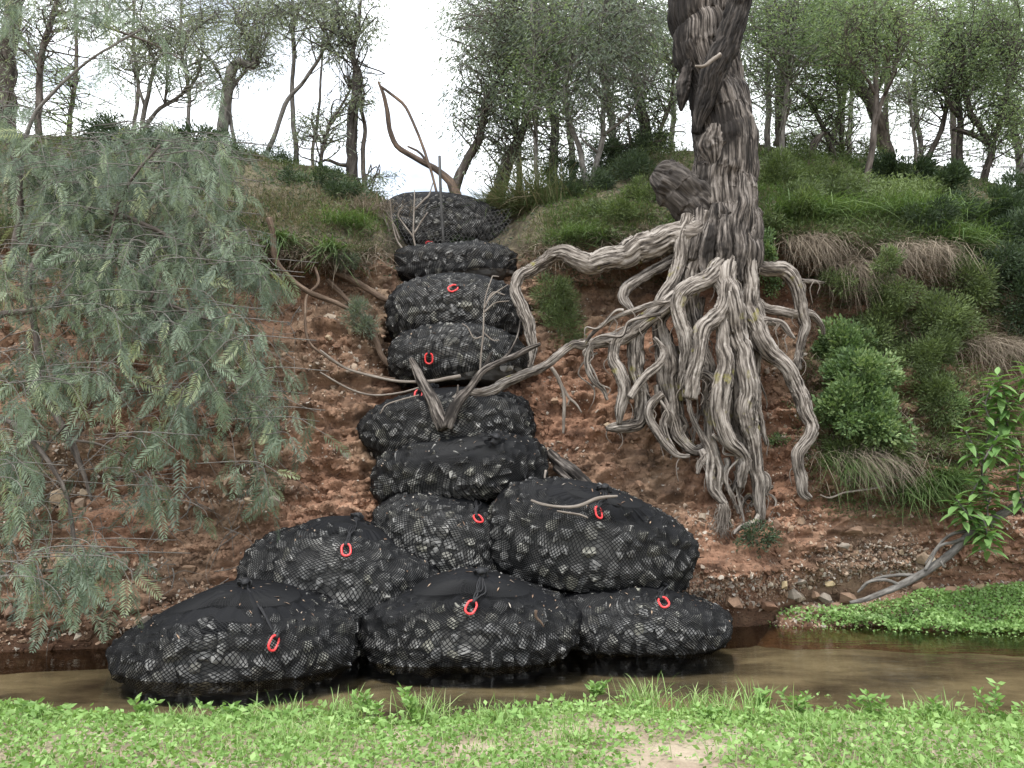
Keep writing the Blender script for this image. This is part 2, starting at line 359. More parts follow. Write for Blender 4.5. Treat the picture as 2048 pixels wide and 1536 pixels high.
def edge_y(x):           # where the near bank meets the water
    x = np.asarray(x, float)
    return 5.80 + .10 * np.sin(x * 1.3 + .4) + .07 * np.sin(x * 3.1) - .10 * np.exp(-((x - 1.7) / .7) ** 2)
def near_z(X, Y):
    d = edge_y(X) - Y
    base = np.where(d > 0, .10 * (1 - np.exp(-d / .16)) + .035 * np.clip(d, 0, 8), d * .55)
    z = base + .018 * fbm(np.stack([X * 2.2, Y * 2.2, 0 * X], -1), 4, 9)
    return np.maximum(z, -.4)
def m_sand():
    m, nt, b, out = M('pale_creek_sand'); p = geo(nt); n = noise(nt, p, 2.5, 5, .6); n2 = noise(nt, p, 60, 4, .6)
    c = ramp(nt, n, [(.3, (.16, .115, .075)), (.5, (.33, .26, .19)), (.7, (.46, .38, .29))])
    c = mix(nt, n2, mix(nt, 1.0, c, (.6, .6, .58), 'MULTIPLY'), mix(nt, 1.0, c, (1.2, 1.2, 1.2), 'MULTIPLY'))
    nt.links.new(c, b.inputs['Base Color']); b.inputs['Roughness'].default_value = .95; bump(nt, n2, .5, .01, b); return m
V, q = grid(spread(-120, -5, 5, 120, 220), np.concatenate([[-120, -40, -12, -4, 0, 2], np.linspace(2.8, 6.6, 120)]), near_z)
link('near_bank', mesh('near_bank', V, q), m_sand(), kind='structure')

# ------------------------------------------------------------------ the eroded creek bank
PROF = {   # photograph column: (row, depth) of foot, undercut lip, low, mid, upper face, under the rim, rim, slope, crest
 -600: [(1290, 7.9), (1222, 8.0), (1080, 8.3), (900, 8.7), (700, 9.2), (520, 9.8), (470, 9.8), (380, 10.8), (275, 12.2)],
 0:    [(1290, 7.9), (1222, 8.0), (1080, 8.3), (900, 8.7), (700, 9.2), (520, 9.8), (470, 9.8), (380, 10.8), (272, 12.2)],
 250:  [(1272, 8.1), (1215, 8.1), (1080, 8.5), (900, 8.9), (700, 9.4), (525, 9.9), (450, 9.9), (360, 10.9), (268, 12.2)],
 420:  [(1225, 8.3), (1180, 8.3), (1055, 8.6), (890, 9.0), (700, 9.5), (535, 10.2), (465, 9.9), (370, 11.0), (282, 12.3)],
 540:  [(1215, 8.4), (1165, 8.45), (1040, 8.7), (880, 9.1), (700, 9.65), (545, 10.45), (490, 9.95), (400, 11.0), (318, 12.4)],
 680:  [(1200, 8.6), (1150, 8.65), (1000, 8.95), (850, 9.3), (680, 9.8), (560, 10.5), (510, 10.05), (420, 11.0), (340, 12.5)],
 760:  [(1195, 8.75), (1150, 8.8), (1000, 9.1), (850, 9.5), (690, 10.0), (560, 10.4), (495, 10.5), (440, 11.4), (395, 12.6)],
 810:  [(1192, 8.9), (1150, 8.95), (1000, 9.4), (850, 9.8), (690, 10.6), (570, 11.1), (510, 11.5), (460, 12.0), (420, 12.9)],
 930:  [(1192, 8.9), (1150, 9.0), (1000, 9.5), (850, 10.0), (690, 10.8), (570, 11.4), (515, 11.8), (470, 12.3), (425, 13.1)],
 1030: [(1192, 8.9), (1150, 8.95), (1000, 9.4), (850, 9.9), (690, 10.6), (570, 11.1), (505, 11.3), (455, 11.9), (405, 13.0)],
 1080: [(1195, 8.9), (1145, 8.9), (1000, 9.3), (850, 9.7), (690, 10.15), (565, 10.5), (490, 10.35), (430, 11.3), (378, 13.0)],
 1200: [(1198, 8.9), (1142, 8.9), (1005, 9.35), (855, 9.8), (695, 10.3), (575, 10.9), (480, 10.3), (410, 11.2), (345, 13.1)],
 1350: [(1200, 9.0), (1140, 8.95), (1010, 9.5), (860, 9.95), (700, 10.5), (570, 11.3), (478, 10.5), (395, 11.3), (302, 13.2)],
 1500: [(1215, 9.1), (1140, 9.0), (1040, 9.4), (880, 9.95), (720, 10.5), (575, 11.1), (478, 10.45), (385, 11.6), (285, 13.5)],
 1600: [(1180, 9.45), (1120, 9.25), (1010, 9.5), (870, 9.95), (720, 10.4), (560, 11.0), (462, 10.3), (380, 11.6), (305, 13.5)],
 1720: [(1165, 9.6), (1112, 9.5), (1000, 9.6), (860, 9.85), (720, 10.1), (590, 10.5), (475, 10.2), (390, 11.6), (318, 13.5)],
 1880: [(1165, 9.7), (1105, 9.5), (985, 9.6), (850, 9.8), (705, 10.0), (590, 10.3), (490, 10.25), (410, 11.4), (330, 13.6)],
 2048: [(1162, 9.8), (1100, 9.6), (980, 9.75), (850, 9.95), (725, 10.2), (640, 10.5), (560, 10.6), (470, 11.5), (392, 13.6)],
 2700: [(1160, 9.9), (1100, 9.8), (980, 9.9), (850, 10.1), (725, 10.3), (640, 10.6), (560, 10.8), (470, 11.6), (392, 13.6)]}
PK = np.array(sorted(PROF)); PV = np.array([PROF[k] for k in PK], float)        # (cols, 9, 2)
def prof(px):
    px = np.asarray(px, float)
    return np.stack([np.stack([np.interp(px, PK, PV[:, i, c]) for c in (0, 1)], -1) for i in range(9)], -2)
def bankY(px, py):
    """depth of the bank surface seen at a pixel"""
    px = np.atleast_1d(np.asarray(px, float)); py = np.atleast_1d(np.asarray(py, float)); pr = prof(px)
    return np.array([np.interp(b, a[::-1, 0], a[::-1, 1]) for a, b in zip(pr, py)])
cols = np.concatenate([[-4000, -2000, -1200], np.linspace(-600, -60, 40), np.linspace(-50, 2100, 480), np.linspace(2112, 2700, 44), [3400, 5000, 8000]])
rows_f = np.concatenate([np.linspace(-.35, 0, 8, endpoint=False), np.linspace(0, 6, 250, endpoint=False), np.linspace(6, 8, 60), ])
pr = prof(np.clip(cols, -600, 2700))                          # (C, 9, 2)
KP = P(cols[:, None], pr[..., 0], pr[..., 1])                 # world key points (C, 9, 3)
foot = KP[:, :1].copy(); foot[..., 2] = -.5; foot[..., 1] += .12
KP = np.concatenate([foot, KP], 1)                            # key -1 .. 8
def cubic(KP, t):
    """interpolate the key rows; t from -1 .. 8"""
    t = np.clip(t + 1, 0, 8.9999); i = np.floor(t).astype(int); f = (t - i)[None, :, None]
    g = lambda k: KP[:, np.clip(k, 0, 9)]
    a, b, c, d = g(i - 1), g(i), g(i + 1), g(i + 2)
    m = .35
    cr = .5 * (2 * b + (c - a) * f + (2 * a - 5 * b + 4 * c - d) * f ** 2 + (3 * b - a - 3 * c + d) * f ** 3)
    return cr * (1 - m) + (b * (1 - f) + c * f) * m
tt = np.concatenate([np.linspace(-1, 0, 10, endpoint=False), np.linspace(0, 6.3, 270, endpoint=False), np.linspace(6.3, 8, 60)])
B0 = cubic(KP, tt)
def bnormal(G):
    du = np.gradient(G, axis=0); dv = np.gradient(G, axis=1); n = norm(np.cross(du, dv)); return n
Nb = bnormal(B0); Nb = np.where((Nb[..., 1:2] > 0) & (Nb[..., 2:3] < .2), -Nb, Nb)
face = np.clip(1 - np.abs(tt - 2.9) / 3.0, 0, 1) ** .5 * (tt < 6.2)
face = face[None, :, None]; slope = np.clip((tt - 5.9) / .5, 0, 1)[None, :, None]
q1 = B0 * np.array([1.0, 1.0, 1.7])
clod = (np.abs(fbm(B0 * np.array([2.6, 2.6, 4.6]), 4, 3, .58)) - .22)[..., None]
ledge = fbm(B0 * np.array([.9, .9, 6.5]), 3, 31, .55)[..., None]
lump = fbm(B0 * .9, 3, 21)[..., None]
mids = (np.abs(fbm(B0 * np.array([7.0, 7.0, 11.0]), 3, 57, .55)) - .2)[..., None]
finec = fbm(B0 * 17, 3, 77, .6)[..., None]
BK = B0 + Nb * (face * (.40 * clod + .19 * ledge + .16 * lump + .045 * finec + .10 * mids) + slope * (.10 * lump + .05 * clod))
# plateau behind the crest
back = []
crest = BK[:, -1:]
for dy, dz in ((.6, -.03), (2, -.15), (6, -.5), (16, -1.0), (50, -1.6), (240, -2.0)):
    r = crest.copy(); k = (crest[..., 1:2] + dy) / crest[..., 1:2]; r[..., 0] *= k[..., 0]; r[..., 1] += dy; r[..., 2] += dz; back.append(r)
BG = np.concatenate([BK] + back, 1); nr = BG.shape[1]; nc = BG.shape[0]
ii = np.arange(nc - 1)[:, None] * nr; jj = np.arange(nr - 1)[None]
bq = np.stack([ii + jj, ii + nr + jj, ii + nr + jj + 1, ii + jj + 1], -1).reshape(-1, 4)
lt = np.clip((tt - 5.5 + .35 * fbm(B0 * 2.2, 3, 5)) / .5, 0, 1)
rightveg = np.clip((cols - 1600) / 120, 0, 1)[:, None] * np.clip((tt - 2.2) / .6, 0, 1)[None] * (.6 + .4 * fbm(B0 * 2, 3, 8))
lt = np.maximum(lt, np.clip(rightveg, 0, .9))
wet = np.clip((.50 - B0[..., 2] + .25 * fbm(B0 * np.array([1.2, 1.2, 3]), 3, 41)) / .35, 0, 1)
pad = np.ones((nc, len(back)))
bank = link('creek_bank', mesh('creek_bank', BG.reshape(-1, 3), bq, attrs={'litter': np.concatenate([lt, pad], 1).ravel(), 'wet': np.concatenate([wet, 0 * pad], 1).ravel()}), MAT['dirt'], kind='structure')
NB2 = bnormal(BK); NB2 = np.where(NB2[..., 1:2] > .3, -NB2, NB2)
FACE_BVH = BVHTree.FromPolygons(BG.reshape(-1, 3).tolist(), bq.tolist())
def hitY(px, py, default=None):
    """bank surface point seen at a pixel (ray cast on the built bank)"""
    d = P(px, py, 10.0) - np.array([0, 0, CAMZ]); d = Vector(d).normalized()
    loc, n, i, dist = FACE_BVH.ray_cast(Vector((0, 0, CAMZ)), d)
    if loc is None: return None
    return np.array(loc)
# ------------------------------------------------------------------ stones
def hull_mesh(name, seed, n=16, flat=(1, .8, .62), rnd=.22, smooth=False):
    r = np.random.RandomState(seed); bm = bmesh.new()
    d = norm(r.normal(size=(n, 3))) * (1 - rnd * r.rand(n, 1))
    for v in d * np.array(flat): bm.verts.new(v)
    res = bmesh.ops.convex_hull(bm, input=bm.verts)
    loose = [g for g in res['geom_interior'] + res['geom_unused'] if isinstance(g, bmesh.types.BMVert)]
    bmesh.ops.delete(bm, geom=list(set(loose)), context='VERTS')
    bmesh.ops.triangulate(bm, faces=bm.faces[:])
    bm.verts.ensure_lookup_table()
    V = np.array([v.co[:] for v in bm.verts]); T = np.array([[v.index for v in f.verts] for f in bm.faces]); bm.free()
    return V, T
HULLS = [hull_mesh('h', 100 + k, 13 + k % 5, (1, .80 + .05 * (k % 4), .58 + .06 * (k % 5))) for k in range(14)]
def rand_rot(r, n):
    q = norm(r.normal(size=(n, 4))); w_, x, y, z = q.T
    return np.stack([np.stack([1 - 2 * (y * y + z * z), 2 * (x * y - z * w_), 2 * (x * z + y * w_)], -1),
                     np.stack([2 * (x * y + z * w_), 1 - 2 * (x * x + z * z), 2 * (y * z - x * w_)], -1),
                     np.stack([2 * (x * z - y * w_), 2 * (y * z + x * w_), 1 - 2 * (x * x + y * y)], -1)], -2)
def orient(zax, ang):
    """rotation matrices whose z column is zax, spun by ang"""
    z = norm(zax); a = np.where(np.abs(z[..., 2:3]) < .9, np.array([0, 0, 1.0]), np.array([1.0, 0, 0]))
    x = norm(np.cross(a, z)); y = np.cross(z, x); c, s_ = np.cos(ang)[..., None], np.sin(ang)[..., None]
    return np.stack([x * c + y * s_, y * c - x * s_, z], -1)

r = np.random.RandomState(11)
stone_meshes = []
for k in range(10):
    Vh, Th = HULLS[k]; me = mesh('stone', Vh, tris=Th, smooth=False); me.materials.append(MAT['stone']); stone_meshes.append(me)
def bank_samples(n, pick, r):
    """random points of the built face with normals; pick(px, t) -> probability"""
    out = []
    ci = r.randint(40, len(cols) - 40, n * 6); ti = r.randint(9, 262, n * 6)
    keep = r.rand(n * 6) < pick(cols[ci], tt[ti], ci, ti)
    ci, ti = ci[keep][:n], ti[keep][:n]
    return BK[ci, ti], NB2[ci, ti], cols[ci], tt[ti]
def stonep(px, t, ci, ti):
    strat = np.clip(.35 + 1.3 * fbm(BK[ci, ti] * np.array([.7, .7, 2.6]), 2, 55), .05, 1)
    veg = np.where(px > 1620, np.where(t < 1.9, 1, .12), 1)
    low = np.where((px > 1080) & (t < 3.3), 1.0, .55)
    return np.clip(strat * veg * low * np.where(t > 4.6, .35, 1), 0, 1)
pts, nrm, spx, st = bank_samples(300, lambda px, t, ci, ti: stonep(px, t, ci, ti) * ((px > -10) & (px < 2060)), r)
sz = np.clip(np.exp(r.normal(math.log(.050), .45, len(pts))), .028, .13)
Rm = orient(norm(nrm + .5 * r.normal(size=nrm.shape)), r.rand(len(pts)) * 6.28)
for k in range(len(pts)):
    o = bpy.data.objects.new('stone', stone_meshes[k % 10]); COL.objects.link(o); o.parent = bank
    Mx = Matrix(Rm[k].tolist()).to_4x4() @ Matrix.Scale(float(sz[k]), 4)
    Mx.translation = Vector(pts[k] + nrm[k] * sz[k] * .12); o.matrix_world = Mx
pts, nrm, spx, st = bank_samples(24000, stonep, r)
sz = np.clip(np.exp(r.normal(math.log(.0185), .48, len(pts))), .007, .045)
mb = MB()
kk = r.randint(0, 6, len(pts)); Rm = rand_rot(r, len(pts))
SM = [hull_mesh('p', 300 + k, 8, (1, .75, .55)) for k in range(6)]
for k in range(6):
    s = np.where(kk == k)[0]; Vh, Th = SM[k]
    W = (Rm[s] @ (Vh.T[None] * sz[s, None, None])).transpose(0, 2, 1) + (pts[s] + nrm[s] * sz[s, None] * .15)[:, None]
    mb.add(W, tris=(Th[None] + (np.arange(len(s)) * len(Vh))[:, None, None]), tint=np.repeat(r.rand(len(s)), len(Vh)))
link('gravel', mb.mesh('gravel', False), MAT['pebble'], bank, 'stuff')

# ------------------------------------------------------------------ rock bags
rock_meshes = []
for k in range(14):
    Vh, Th = HULLS[k]; me = mesh('rock', Vh, tris=Th, smooth=False); me.materials.append(MAT['rock']); rock_meshes.append(me)
CAMP = np.array([0, 0, CAMZ])
def bag(label, cx, cy, Y, hw, hh, knot, ring, depth=.8, roll=0, peak=.12, tl=.0, tr_=.0, seed=0, ringang=None, spacing=.118, cone=.42, ropes=5, slack=0.0, flat=-.72):
    r = np.random.RandomState(1000 + seed)
    C = P(cx, cy, Y); k = np.linalg.norm(C - CAMP) / F
    a = hw * k; c = math.sqrt(max((hh * k) ** 2 - (depth * .10) ** 2, .02)); b = depth
    c2 = 2 * c / (1 - flat * 1.06); C = C + np.array([0, 0, c - c2]); c = c2
    cr, sr = math.cos(R(roll)), math.sin(R(roll)); Rr = np.array([[cr, 0, -sr], [0, 1, 0], [sr, 0, cr]])
    def shape(u, kdir=None):
        e = .76; s = np.sign(u) * np.abs(u) ** e
        z = s[..., 2]
        z = np.where(z < flat, flat + (z - flat) * .25, z)
        up = np.clip(z, 0, 1)
        z = z - up * (tl * np.clip(-s[..., 0], 0, 1) + tr_ * np.clip(s[..., 0], 0, 1))
        q = np.stack([a * s[..., 0], b * s[..., 1], c * z], -1)
        if kdir is not None:
            al = np.arccos(np.clip((u * kdir).sum(-1), -1, 1)); q = q * (1 + peak * np.exp(-(al / .33) ** 2))[..., None]
        q = q * (1 + .05 * fbm(u * 1.7 + seed * 3.1, 2, seed))[..., None]
        return q @ Rr.T + C
    # the pole of the net: the direction that shows at the knot's pixel
    r2 = np.random.RandomState(3); uu = norm(r2.normal(size=(6000, 3))); uu = uu[(uu[:, 2] > .15) & (uu[:, 1] < .6)]
    pp = proj(shape(uu)); d = np.hypot(pp[:, 0] - knot[0], pp[:, 1] - knot[1]) + 12 * np.abs(uu[:, 1] + .1)
    K = uu[np.argmin(d)]
    Kx = norm(np.cross(K, [0, 1, .1])); Ky = np.cross(K, Kx)
    def udir(al, th):
        return (np.cos(al)[..., None] * K + np.sin(al)[..., None] * (np.cos(th)[..., None] * Kx + np.sin(th)[..., None] * Ky))
    NT = int(max(90, 2 * math.pi * math.sqrt((a * a + b * b) / 2) / .034)); 
    al_max = 2.25; nrow = int(al_max * (a + b + 2 * c) / 4 / .0192)
    i = np.arange(nrow); al = .035 + i / (nrow - 1) * al_max
    th = (np.arange(NT)[None] + .5 * (i % 2)[:, None]) * 2 * math.pi / NT
    U = udir(np.repeat(al[:, None], NT, 1), th); S0 = shape(U, K)
    gu = np.gradient(S0, axis=0); gv = np.roll(S0, -1, 1) - np.roll(S0, 1, 1)
    N0 = norm(np.cross(gu, gv)); 
    if ((N0 * (S0 - C)).sum(-1)).mean() < 0: N0 = -N0
    tc = norm(CAMP - C)
    root = empty('rock_bag', label, 'rock bag', 'rock filled net bags stacked up the gully', tuple(C - np.array([0, 0, c])))
    off = np.array(root.location)
    # rocks: dart throwing on the visible surface
    cand = norm(r.normal(size=(14000, 3))); cal = np.arccos(np.clip(cand @ K, -1, 1))
    cand = cand[(cal > cone * .72) & (cal < 2.3)]
    e = 1e-3; tA = norm(np.cross(cand, [.3, .2, 1])); tB = np.cross(cand, tA)
    p0 = shape(cand, K); n0 = norm(np.cross(shape(norm(cand + e * tA), K) - p0, shape(norm(cand + e * tB), K) - p0))
    n0 = np.where(((n0 * (p0 - C)).sum(-1) < 0)[:, None], -n0, n0)
    vis = ((n0 @ tc) > -.30) & (p0[:, 2] > -.1)
    p0, n0 = p0[vis], n0[vis]
    pts, pn, ps = [], [], []
    for p_, n_ in zip(p0, n0):
        s_ = spacing * (.72 + .62 * r.rand())
        if pts:
            dd = np.linalg.norm(np.array(pts) - p_, axis=1)
            if (dd < (np.array(ps) + s_) * .395).any(): continue
        pts.append(p_); pn.append(n_); ps.append(s_)
    pts, pn, ps = np.array(pts), np.array(pn), np.array(ps)
    order = np.argsort(-ps)[:300]; pts, pn, ps = pts[order], pn[order], ps[order]
    ps = ps * .74
    Rm = orient(norm(pn + .42 * r.normal(size=pn.shape)), r.rand(len(pts)) * 6.28)
    RV, RT, nn = [], [], 0
    for q in range(len(pts)):
        kx = r.randint(14); Vh, Th = HULLS[kx]
        ctr = pts[q] - pn[q] * ps[q] * (.60 + .10 * r.rand())
        o = bpy.data.objects.new('rock', rock_meshes[kx]); COL.objects.link(o); o.parent = root
        Mx = Matrix((Rm[q] * ps[q]).tolist()).to_4x4(); Mx.translation = Vector(ctr - off); o.matrix_local = Mx
        RV.append(Vh @ (Rm[q] * ps[q]).T + ctr); RT.append(Th + nn); nn += len(Vh)
    bvh = BVHTree.FromPolygons(np.vstack(RV).tolist(), np.vstack(RT).tolist())
    # how high the net rides over the rocks
    H = np.full(S0.shape[:2], -.05); facing = (N0 @ tc) > -.4; hot = facing & (al[:, None] > cone * .6) & (S0[..., 2] > -.2)
    I, J = np.where(hot)
    for x, y in zip(I.tolist(), J.tolist()):
        n_ = N0[x, y]; o_ = S0[x, y] + n_ * .2
        loc, _, _, dist = bvh.ray_cast(Vector(o_), Vector(-n_), .30)
        if loc is not None: H[x, y] = .2 - dist
    H[al < cone * .6] = 0.0
    for it in range(16):
        av = (np.roll(H, 1, 1) + np.roll(H, -1, 1) + np.vstack([H[:1], H[:-1]]) + np.vstack([H[1:], H[-1:]])) / 4
        H = np.maximum(H, av - .0004)
    G = S0 + N0 * (H + .004)[..., None]
    # strands: V-section ribbons along both diagonals of every mesh
    mb = MB(); Nn = N0
    odd = (i % 2)[:-1, None]
    jx = np.arange(NT)[None]; A_i = np.repeat(np.arange(nrow - 1)[:, None], NT, 1); A_j = np.repeat(jx, nrow - 1, 0)
    for side in (0, 1):
        Bj = (A_j + (odd if side else odd - 1)) % NT
        A = G[A_i, A_j]; Bp = G[A_i + 1, Bj]; n_ = norm(Nn[A_i, A_j] + Nn[A_i + 1, Bj])
        ok = ((n_ @ tc) > -.32) & (A[..., 2] > -.10) & (al[:-1, None] > .12)
        A, Bp, n_ = A[ok], Bp[ok], n_[ok]
        w_ = .0062 * np.clip(np.linalg.norm(Bp - A, axis=-1, keepdims=True) / .016, .5, 1.0)
        sv = norm(np.cross(n_, Bp - A)) * w_ * .62
        h_ = n_ * w_ * .55
        Vv = np.stack([A - sv, A + h_, A + sv, Bp - sv, Bp + h_, Bp + sv], 1); m = len(Vv)
        base = (np.arange(m) * 6)[:, None, None]
        qd = np.array([[0, 1, 4, 3], [1, 2, 5, 4]])[None] + base
        mb.add(Vv - off, qd.reshape(-1, 4))
    link('net', mb.mesh('net'), MAT['net'], root)
    # deeper rocks that fill the bag behind the ones that can be told apart
    na, nt_ = 46, 72; al2 = np.linspace(.02, 3.12, na); th2 = np.arange(nt_) * 2 * math.pi / nt_
    U2 = udir(np.repeat(al2[:, None], nt_, 1), np.repeat(th2[None], na, 0)); S2 = shape(U2, K)
    n2 = norm(S2 - C); S2 = S2 - n2 * (.082 + .03 * fbm(S2 * 9, 2, seed))[..., None]
    i2 = np.arange(na - 1)[:, None] * nt_; j2 = np.arange(nt_)[None]
    q2 = np.stack([i2 + j2, i2 + (j2 + 1) % nt_, i2 + nt_ + (j2 + 1) % nt_, i2 + nt_ + j2], -1).reshape(-1, 4)
    link('rock_fill', mesh('rock_fill', S2.reshape(-1, 3) - off, q2, smooth=False), MAT['rock_deep'], root, 'stuff')
    # the pleated, gathered part of the net round the knot
    na, nt_ = 26, 260; th2 = np.arange(nt_) * 2 * math.pi / nt_
    edge = cone * (1.0 + .30 * fbm(np.stack([np.cos(th2) * 2.2, np.sin(th2) * 2.2, 0 * th2 + seed], -1), 3, seed) + .18 * fbm(np.stack([np.cos(th2) * 14, np.sin(th2) * 14, 0 * th2 + seed], -1), 2, seed + 9) + slack)
    al2 = .03 + np.linspace(0, 1, na)[:, None] * edge[None]
    U2 = udir(al2, np.repeat(th2[None], na, 0)); S2 = shape(U2, K)
    gu = np.gradient(S2, axis=0); gv = np.roll(S2, -1, 1) - np.roll(S2, 1, 1); n2 = norm(np.cross(gu, gv))
    if ((n2 * (S2 - C)).sum(-1)).mean() < 0: n2 = -n2
    pl = fbm(np.stack([np.cos(th2) * 9, np.sin(th2) * 9, 0 * th2 + seed], -1), 3, seed + 2)[None] * .016 * np.sin(np.pi * np.clip(al2 / (cone * 1.2), 0, 1)) + .016 * (1 - al2 / (cone * .75))
    S2 = S2 + n2 * (pl - .006 - .030 * np.clip((al2 / edge[None] - .55) / .45, 0, 1) ** 1.5)[..., None]
    i2 = np.arange(na - 1)[:, None] * nt_; j2 = np.arange(nt_)[None]
    q2 = np.stack([i2 + j2, i2 + (j2 + 1) % nt_, i2 + nt_ + (j2 + 1) % nt_, i2 + nt_ + j2], -1).reshape(-1, 4)
    link('gathered_net', mesh('gathered_net', S2.reshape(-1, 3) - off, q2), MAT['net_cloth'], root)
    top = shape(K[None], K)[0]; nk = norm(top - C) ; nk = norm(nk * .6 + np.array([0, -.25, .6]))
    # knot: a bunch of net and cord loops
    mb = MB()
    for q in range(9):
        a0 = r.rand() * 6.28; dirv = norm(np.array([math.cos(a0), -.35 * abs(math.sin(a0)) - .1, .45 + .5 * r.rand()]))
        sd_ = norm(np.cross(dirv, [.3, .5, .2])) * .025; L = .05 + .05 * r.rand()
        pl_ = [top - nk * .02, top + dirv * L * .6 + sd_, top + dirv * L, top + dirv * L * .5 - sd_, top - nk * .02]
        mb.tube([(*x, .009 + .003 * r.rand()) for x in pl_], seg=6, n=14)
    V_, q_, t_, b_ = tube([(*(top - nk * .03), .06), (*(top + nk * .02), .042), (*(top + nk * .05), .03), (*(top + nk * .075), .045)], seg=18, n=10, rough=.5, freq=6, seed=seed)
    mb.add(V_, q_, t_, bark=b_)
    mb.V = [v - off for v in mb.V]
    link('knot', mb.mesh('knot'), MAT['rope'], root)
    if ring is not None:
        pp = proj(G); ok = ((N0 @ tc) > .05)
        d = np.where(ok, np.hypot(pp[..., 0] - ring[0], pp[..., 1] - ring[1]), 1e9)
        x, y = np.unravel_index(np.argmin(d), d.shape)
        rp, rn = G[x, y], norm(N0[x, y] + .12 * tc + .22 * r.normal(size=3))
        along = top - rp; along = norm(along - rn * np.dot(along, rn))
        if ringang is not None:
            ex, ez = np.array([1.0, 0, 0]), np.array([0, 0, 1.0]); g = math.sin(R(ringang)) * ex + math.cos(R(ringang)) * ez
            along = norm(g - rn * np.dot(g, rn))
        jt = .35 * r.normal(); sd0 = np.cross(along, rn); along = norm(along * math.cos(jt) + sd0 * math.sin(jt))
        side = np.cross(along, rn); rp = rp + rn * .022
        L, W_, th_ = .026, .043, .0105; nS = 40; lp = []
        for q in range(nS):
            an = q / nS * 2 * math.pi; ca, sa = math.cos(an), math.sin(an)
            lp.append(rp + side * W_ * sa + along * (W_ * ca + (L * .75 if ca > 0 else -L * .75) * min(1, abs(ca) * 3)))
        lp = np.array(lp); Tn = norm(np.roll(lp, -1, 0) - np.roll(lp, 1, 0)); sg = 10
        Bn = norm(np.cross(Tn, rn)); an = np.arange(sg) * 2 * math.pi / sg
        RVv = lp[:, None] + th_ * (np.cos(an)[None, :, None] * rn + np.sin(an)[None, :, None] * Bn[:, None])
        i2 = np.arange(nS)[:, None]; j2 = np.arange(sg)[None]
        q2 = np.stack([i2 * sg + j2, i2 * sg + (j2 + 1) % sg, ((i2 + 1) % nS) * sg + (j2 + 1) % sg, ((i2 + 1) % nS) * sg + j2], -1).reshape(-1, 4)
        link('lifting_ring', mesh('lifting_ring', RVv.reshape(-1, 3) - off, q2), MAT['ring'], root)
        att = rp + along * (W_ + L * .75)
        mb = MB()
        for q in range(ropes):
            m1 = .5 * (top + att) + rn * (.035 + .02 * r.rand()) + side * .03 * r.normal()
            m2 = .25 * top + .75 * att + rn * .02 + side * .018 * r.normal()
            e_ = att + side * .012 * r.normal() - along * .02
            mb.tube([(*(top + nk * .03), .0065), (*m1, .0065), (*m2, .0065), (*e_, .007), (*(e_ - rn * .02), .006)], seg=6, n=22)
        V_, q_, t_, b_ = tube([(*(att + along * .03), .016), (*(att + along * .0), .021), (*(att - along * .018), .017)], seg=10, n=6, rough=.3, freq=8); mb.add(V_, q_, t_, bark=b_)
        mb.V = [v - off for v in mb.V]
        link('lifting_rope', mb.mesh('lifting_rope'), MAT['rope'], root)
    return root, G, N0
MAT['rock_deep'] = m_plain('deep_rock', (.105, .103, .10), .9, .5, 14, .2, .6)
BAGS = [
 ('black net rock bag at the front left of the creek, tapering into the water', 482, 1264, 7.66, 220, 90, (492, 1190), (545, 1288), dict(depth=.85, peak=.13, tl=.62, tr_=.22, seed=1, roll=3, cone=.70, ropes=7)),
 ('black net rock bag in the middle of the front row, ring near its top', 938, 1230, 8.1, 218, 90, (962, 1165), (940, 1215), dict(depth=.85, peak=.16, tl=.40, tr_=.45, seed=2, roll=2, cone=.62)),
 ('low black net rock bag at the right end of the front row', 1262, 1224, 8.5, 184, 64, (1320, 1178), (1327, 1209), dict(depth=.8, peak=.08, tl=.1, tr_=.55, seed=3, roll=0, cone=.36)),
 ('plump black net rock bag resting on the front left bag', 684, 1146, 8.45, 192, 99, (712, 1050), (692, 1104), dict(depth=.8, peak=.08, tl=.12, tr_=.30, seed=4, roll=-4, cone=.38)),
 ('biggest black net rock bag, lying with a bare stick across its top', 1178, 1070, 8.8, 209, 104, (1205, 985), (1197, 1027), dict(depth=.85, peak=.04, tl=-.08, tr_=.30, seed=5, roll=-9, cone=.44)),
 ('squeezed black net rock bag tucked behind the biggest bag', 888, 1068, 8.95, 145, 82, (950, 1002), (955, 1040), dict(depth=.75, peak=.02, seed=6, roll=-12, cone=.30)),
 ('long black net rock bag below the forked branch bag', 918, 935, 9.3, 176, 70, (990, 885), None, dict(depth=.75, peak=.0, seed=7, roll=8, cone=.18)),
 ('black net rock bag with a forked dead branch lying on it', 900, 848, 9.6, 174, 67, (868, 782), (838, 790), dict(depth=.8, peak=.05, seed=8, roll=5, cone=.48)),
 ('half hidden black net rock bag under the round upper bag', 915, 714, 10.05, 138, 64, (850, 668), (857, 716), dict(depth=.75, peak=.0, seed=9, roll=0, cone=.22, ringang=2)),
 ('round plump black net rock bag high in the gully', 910, 624, 10.45, 139, 71, (918, 560), (907, 580), dict(depth=.78, peak=.03, tl=.05, tr_=.06, seed=10, roll=0, cone=.66)),
 ('small black net rock bag under the wire fence', 908, 532, 11.35, 134, 42, (860, 505), None, dict(depth=.6, peak=.0, seed=11, roll=2, cone=.2, spacing=.13)),
 ('dark net rock bag at the head of the gully behind the fence', 880, 455, 12.2, 132, 62, (862, 396), (858, 489), dict(depth=.7, peak=.0, tl=.0, tr_=.25, seed=12, roll=-1, cone=1.05, ringang=85)),
]
BAGG = []
for lab, cx, cy, Y, hw, hh, kn, rg, kw in BAGS:
    BAGG.append(bag(lab, cx, cy, Y, hw, hh, kn, rg, **kw))

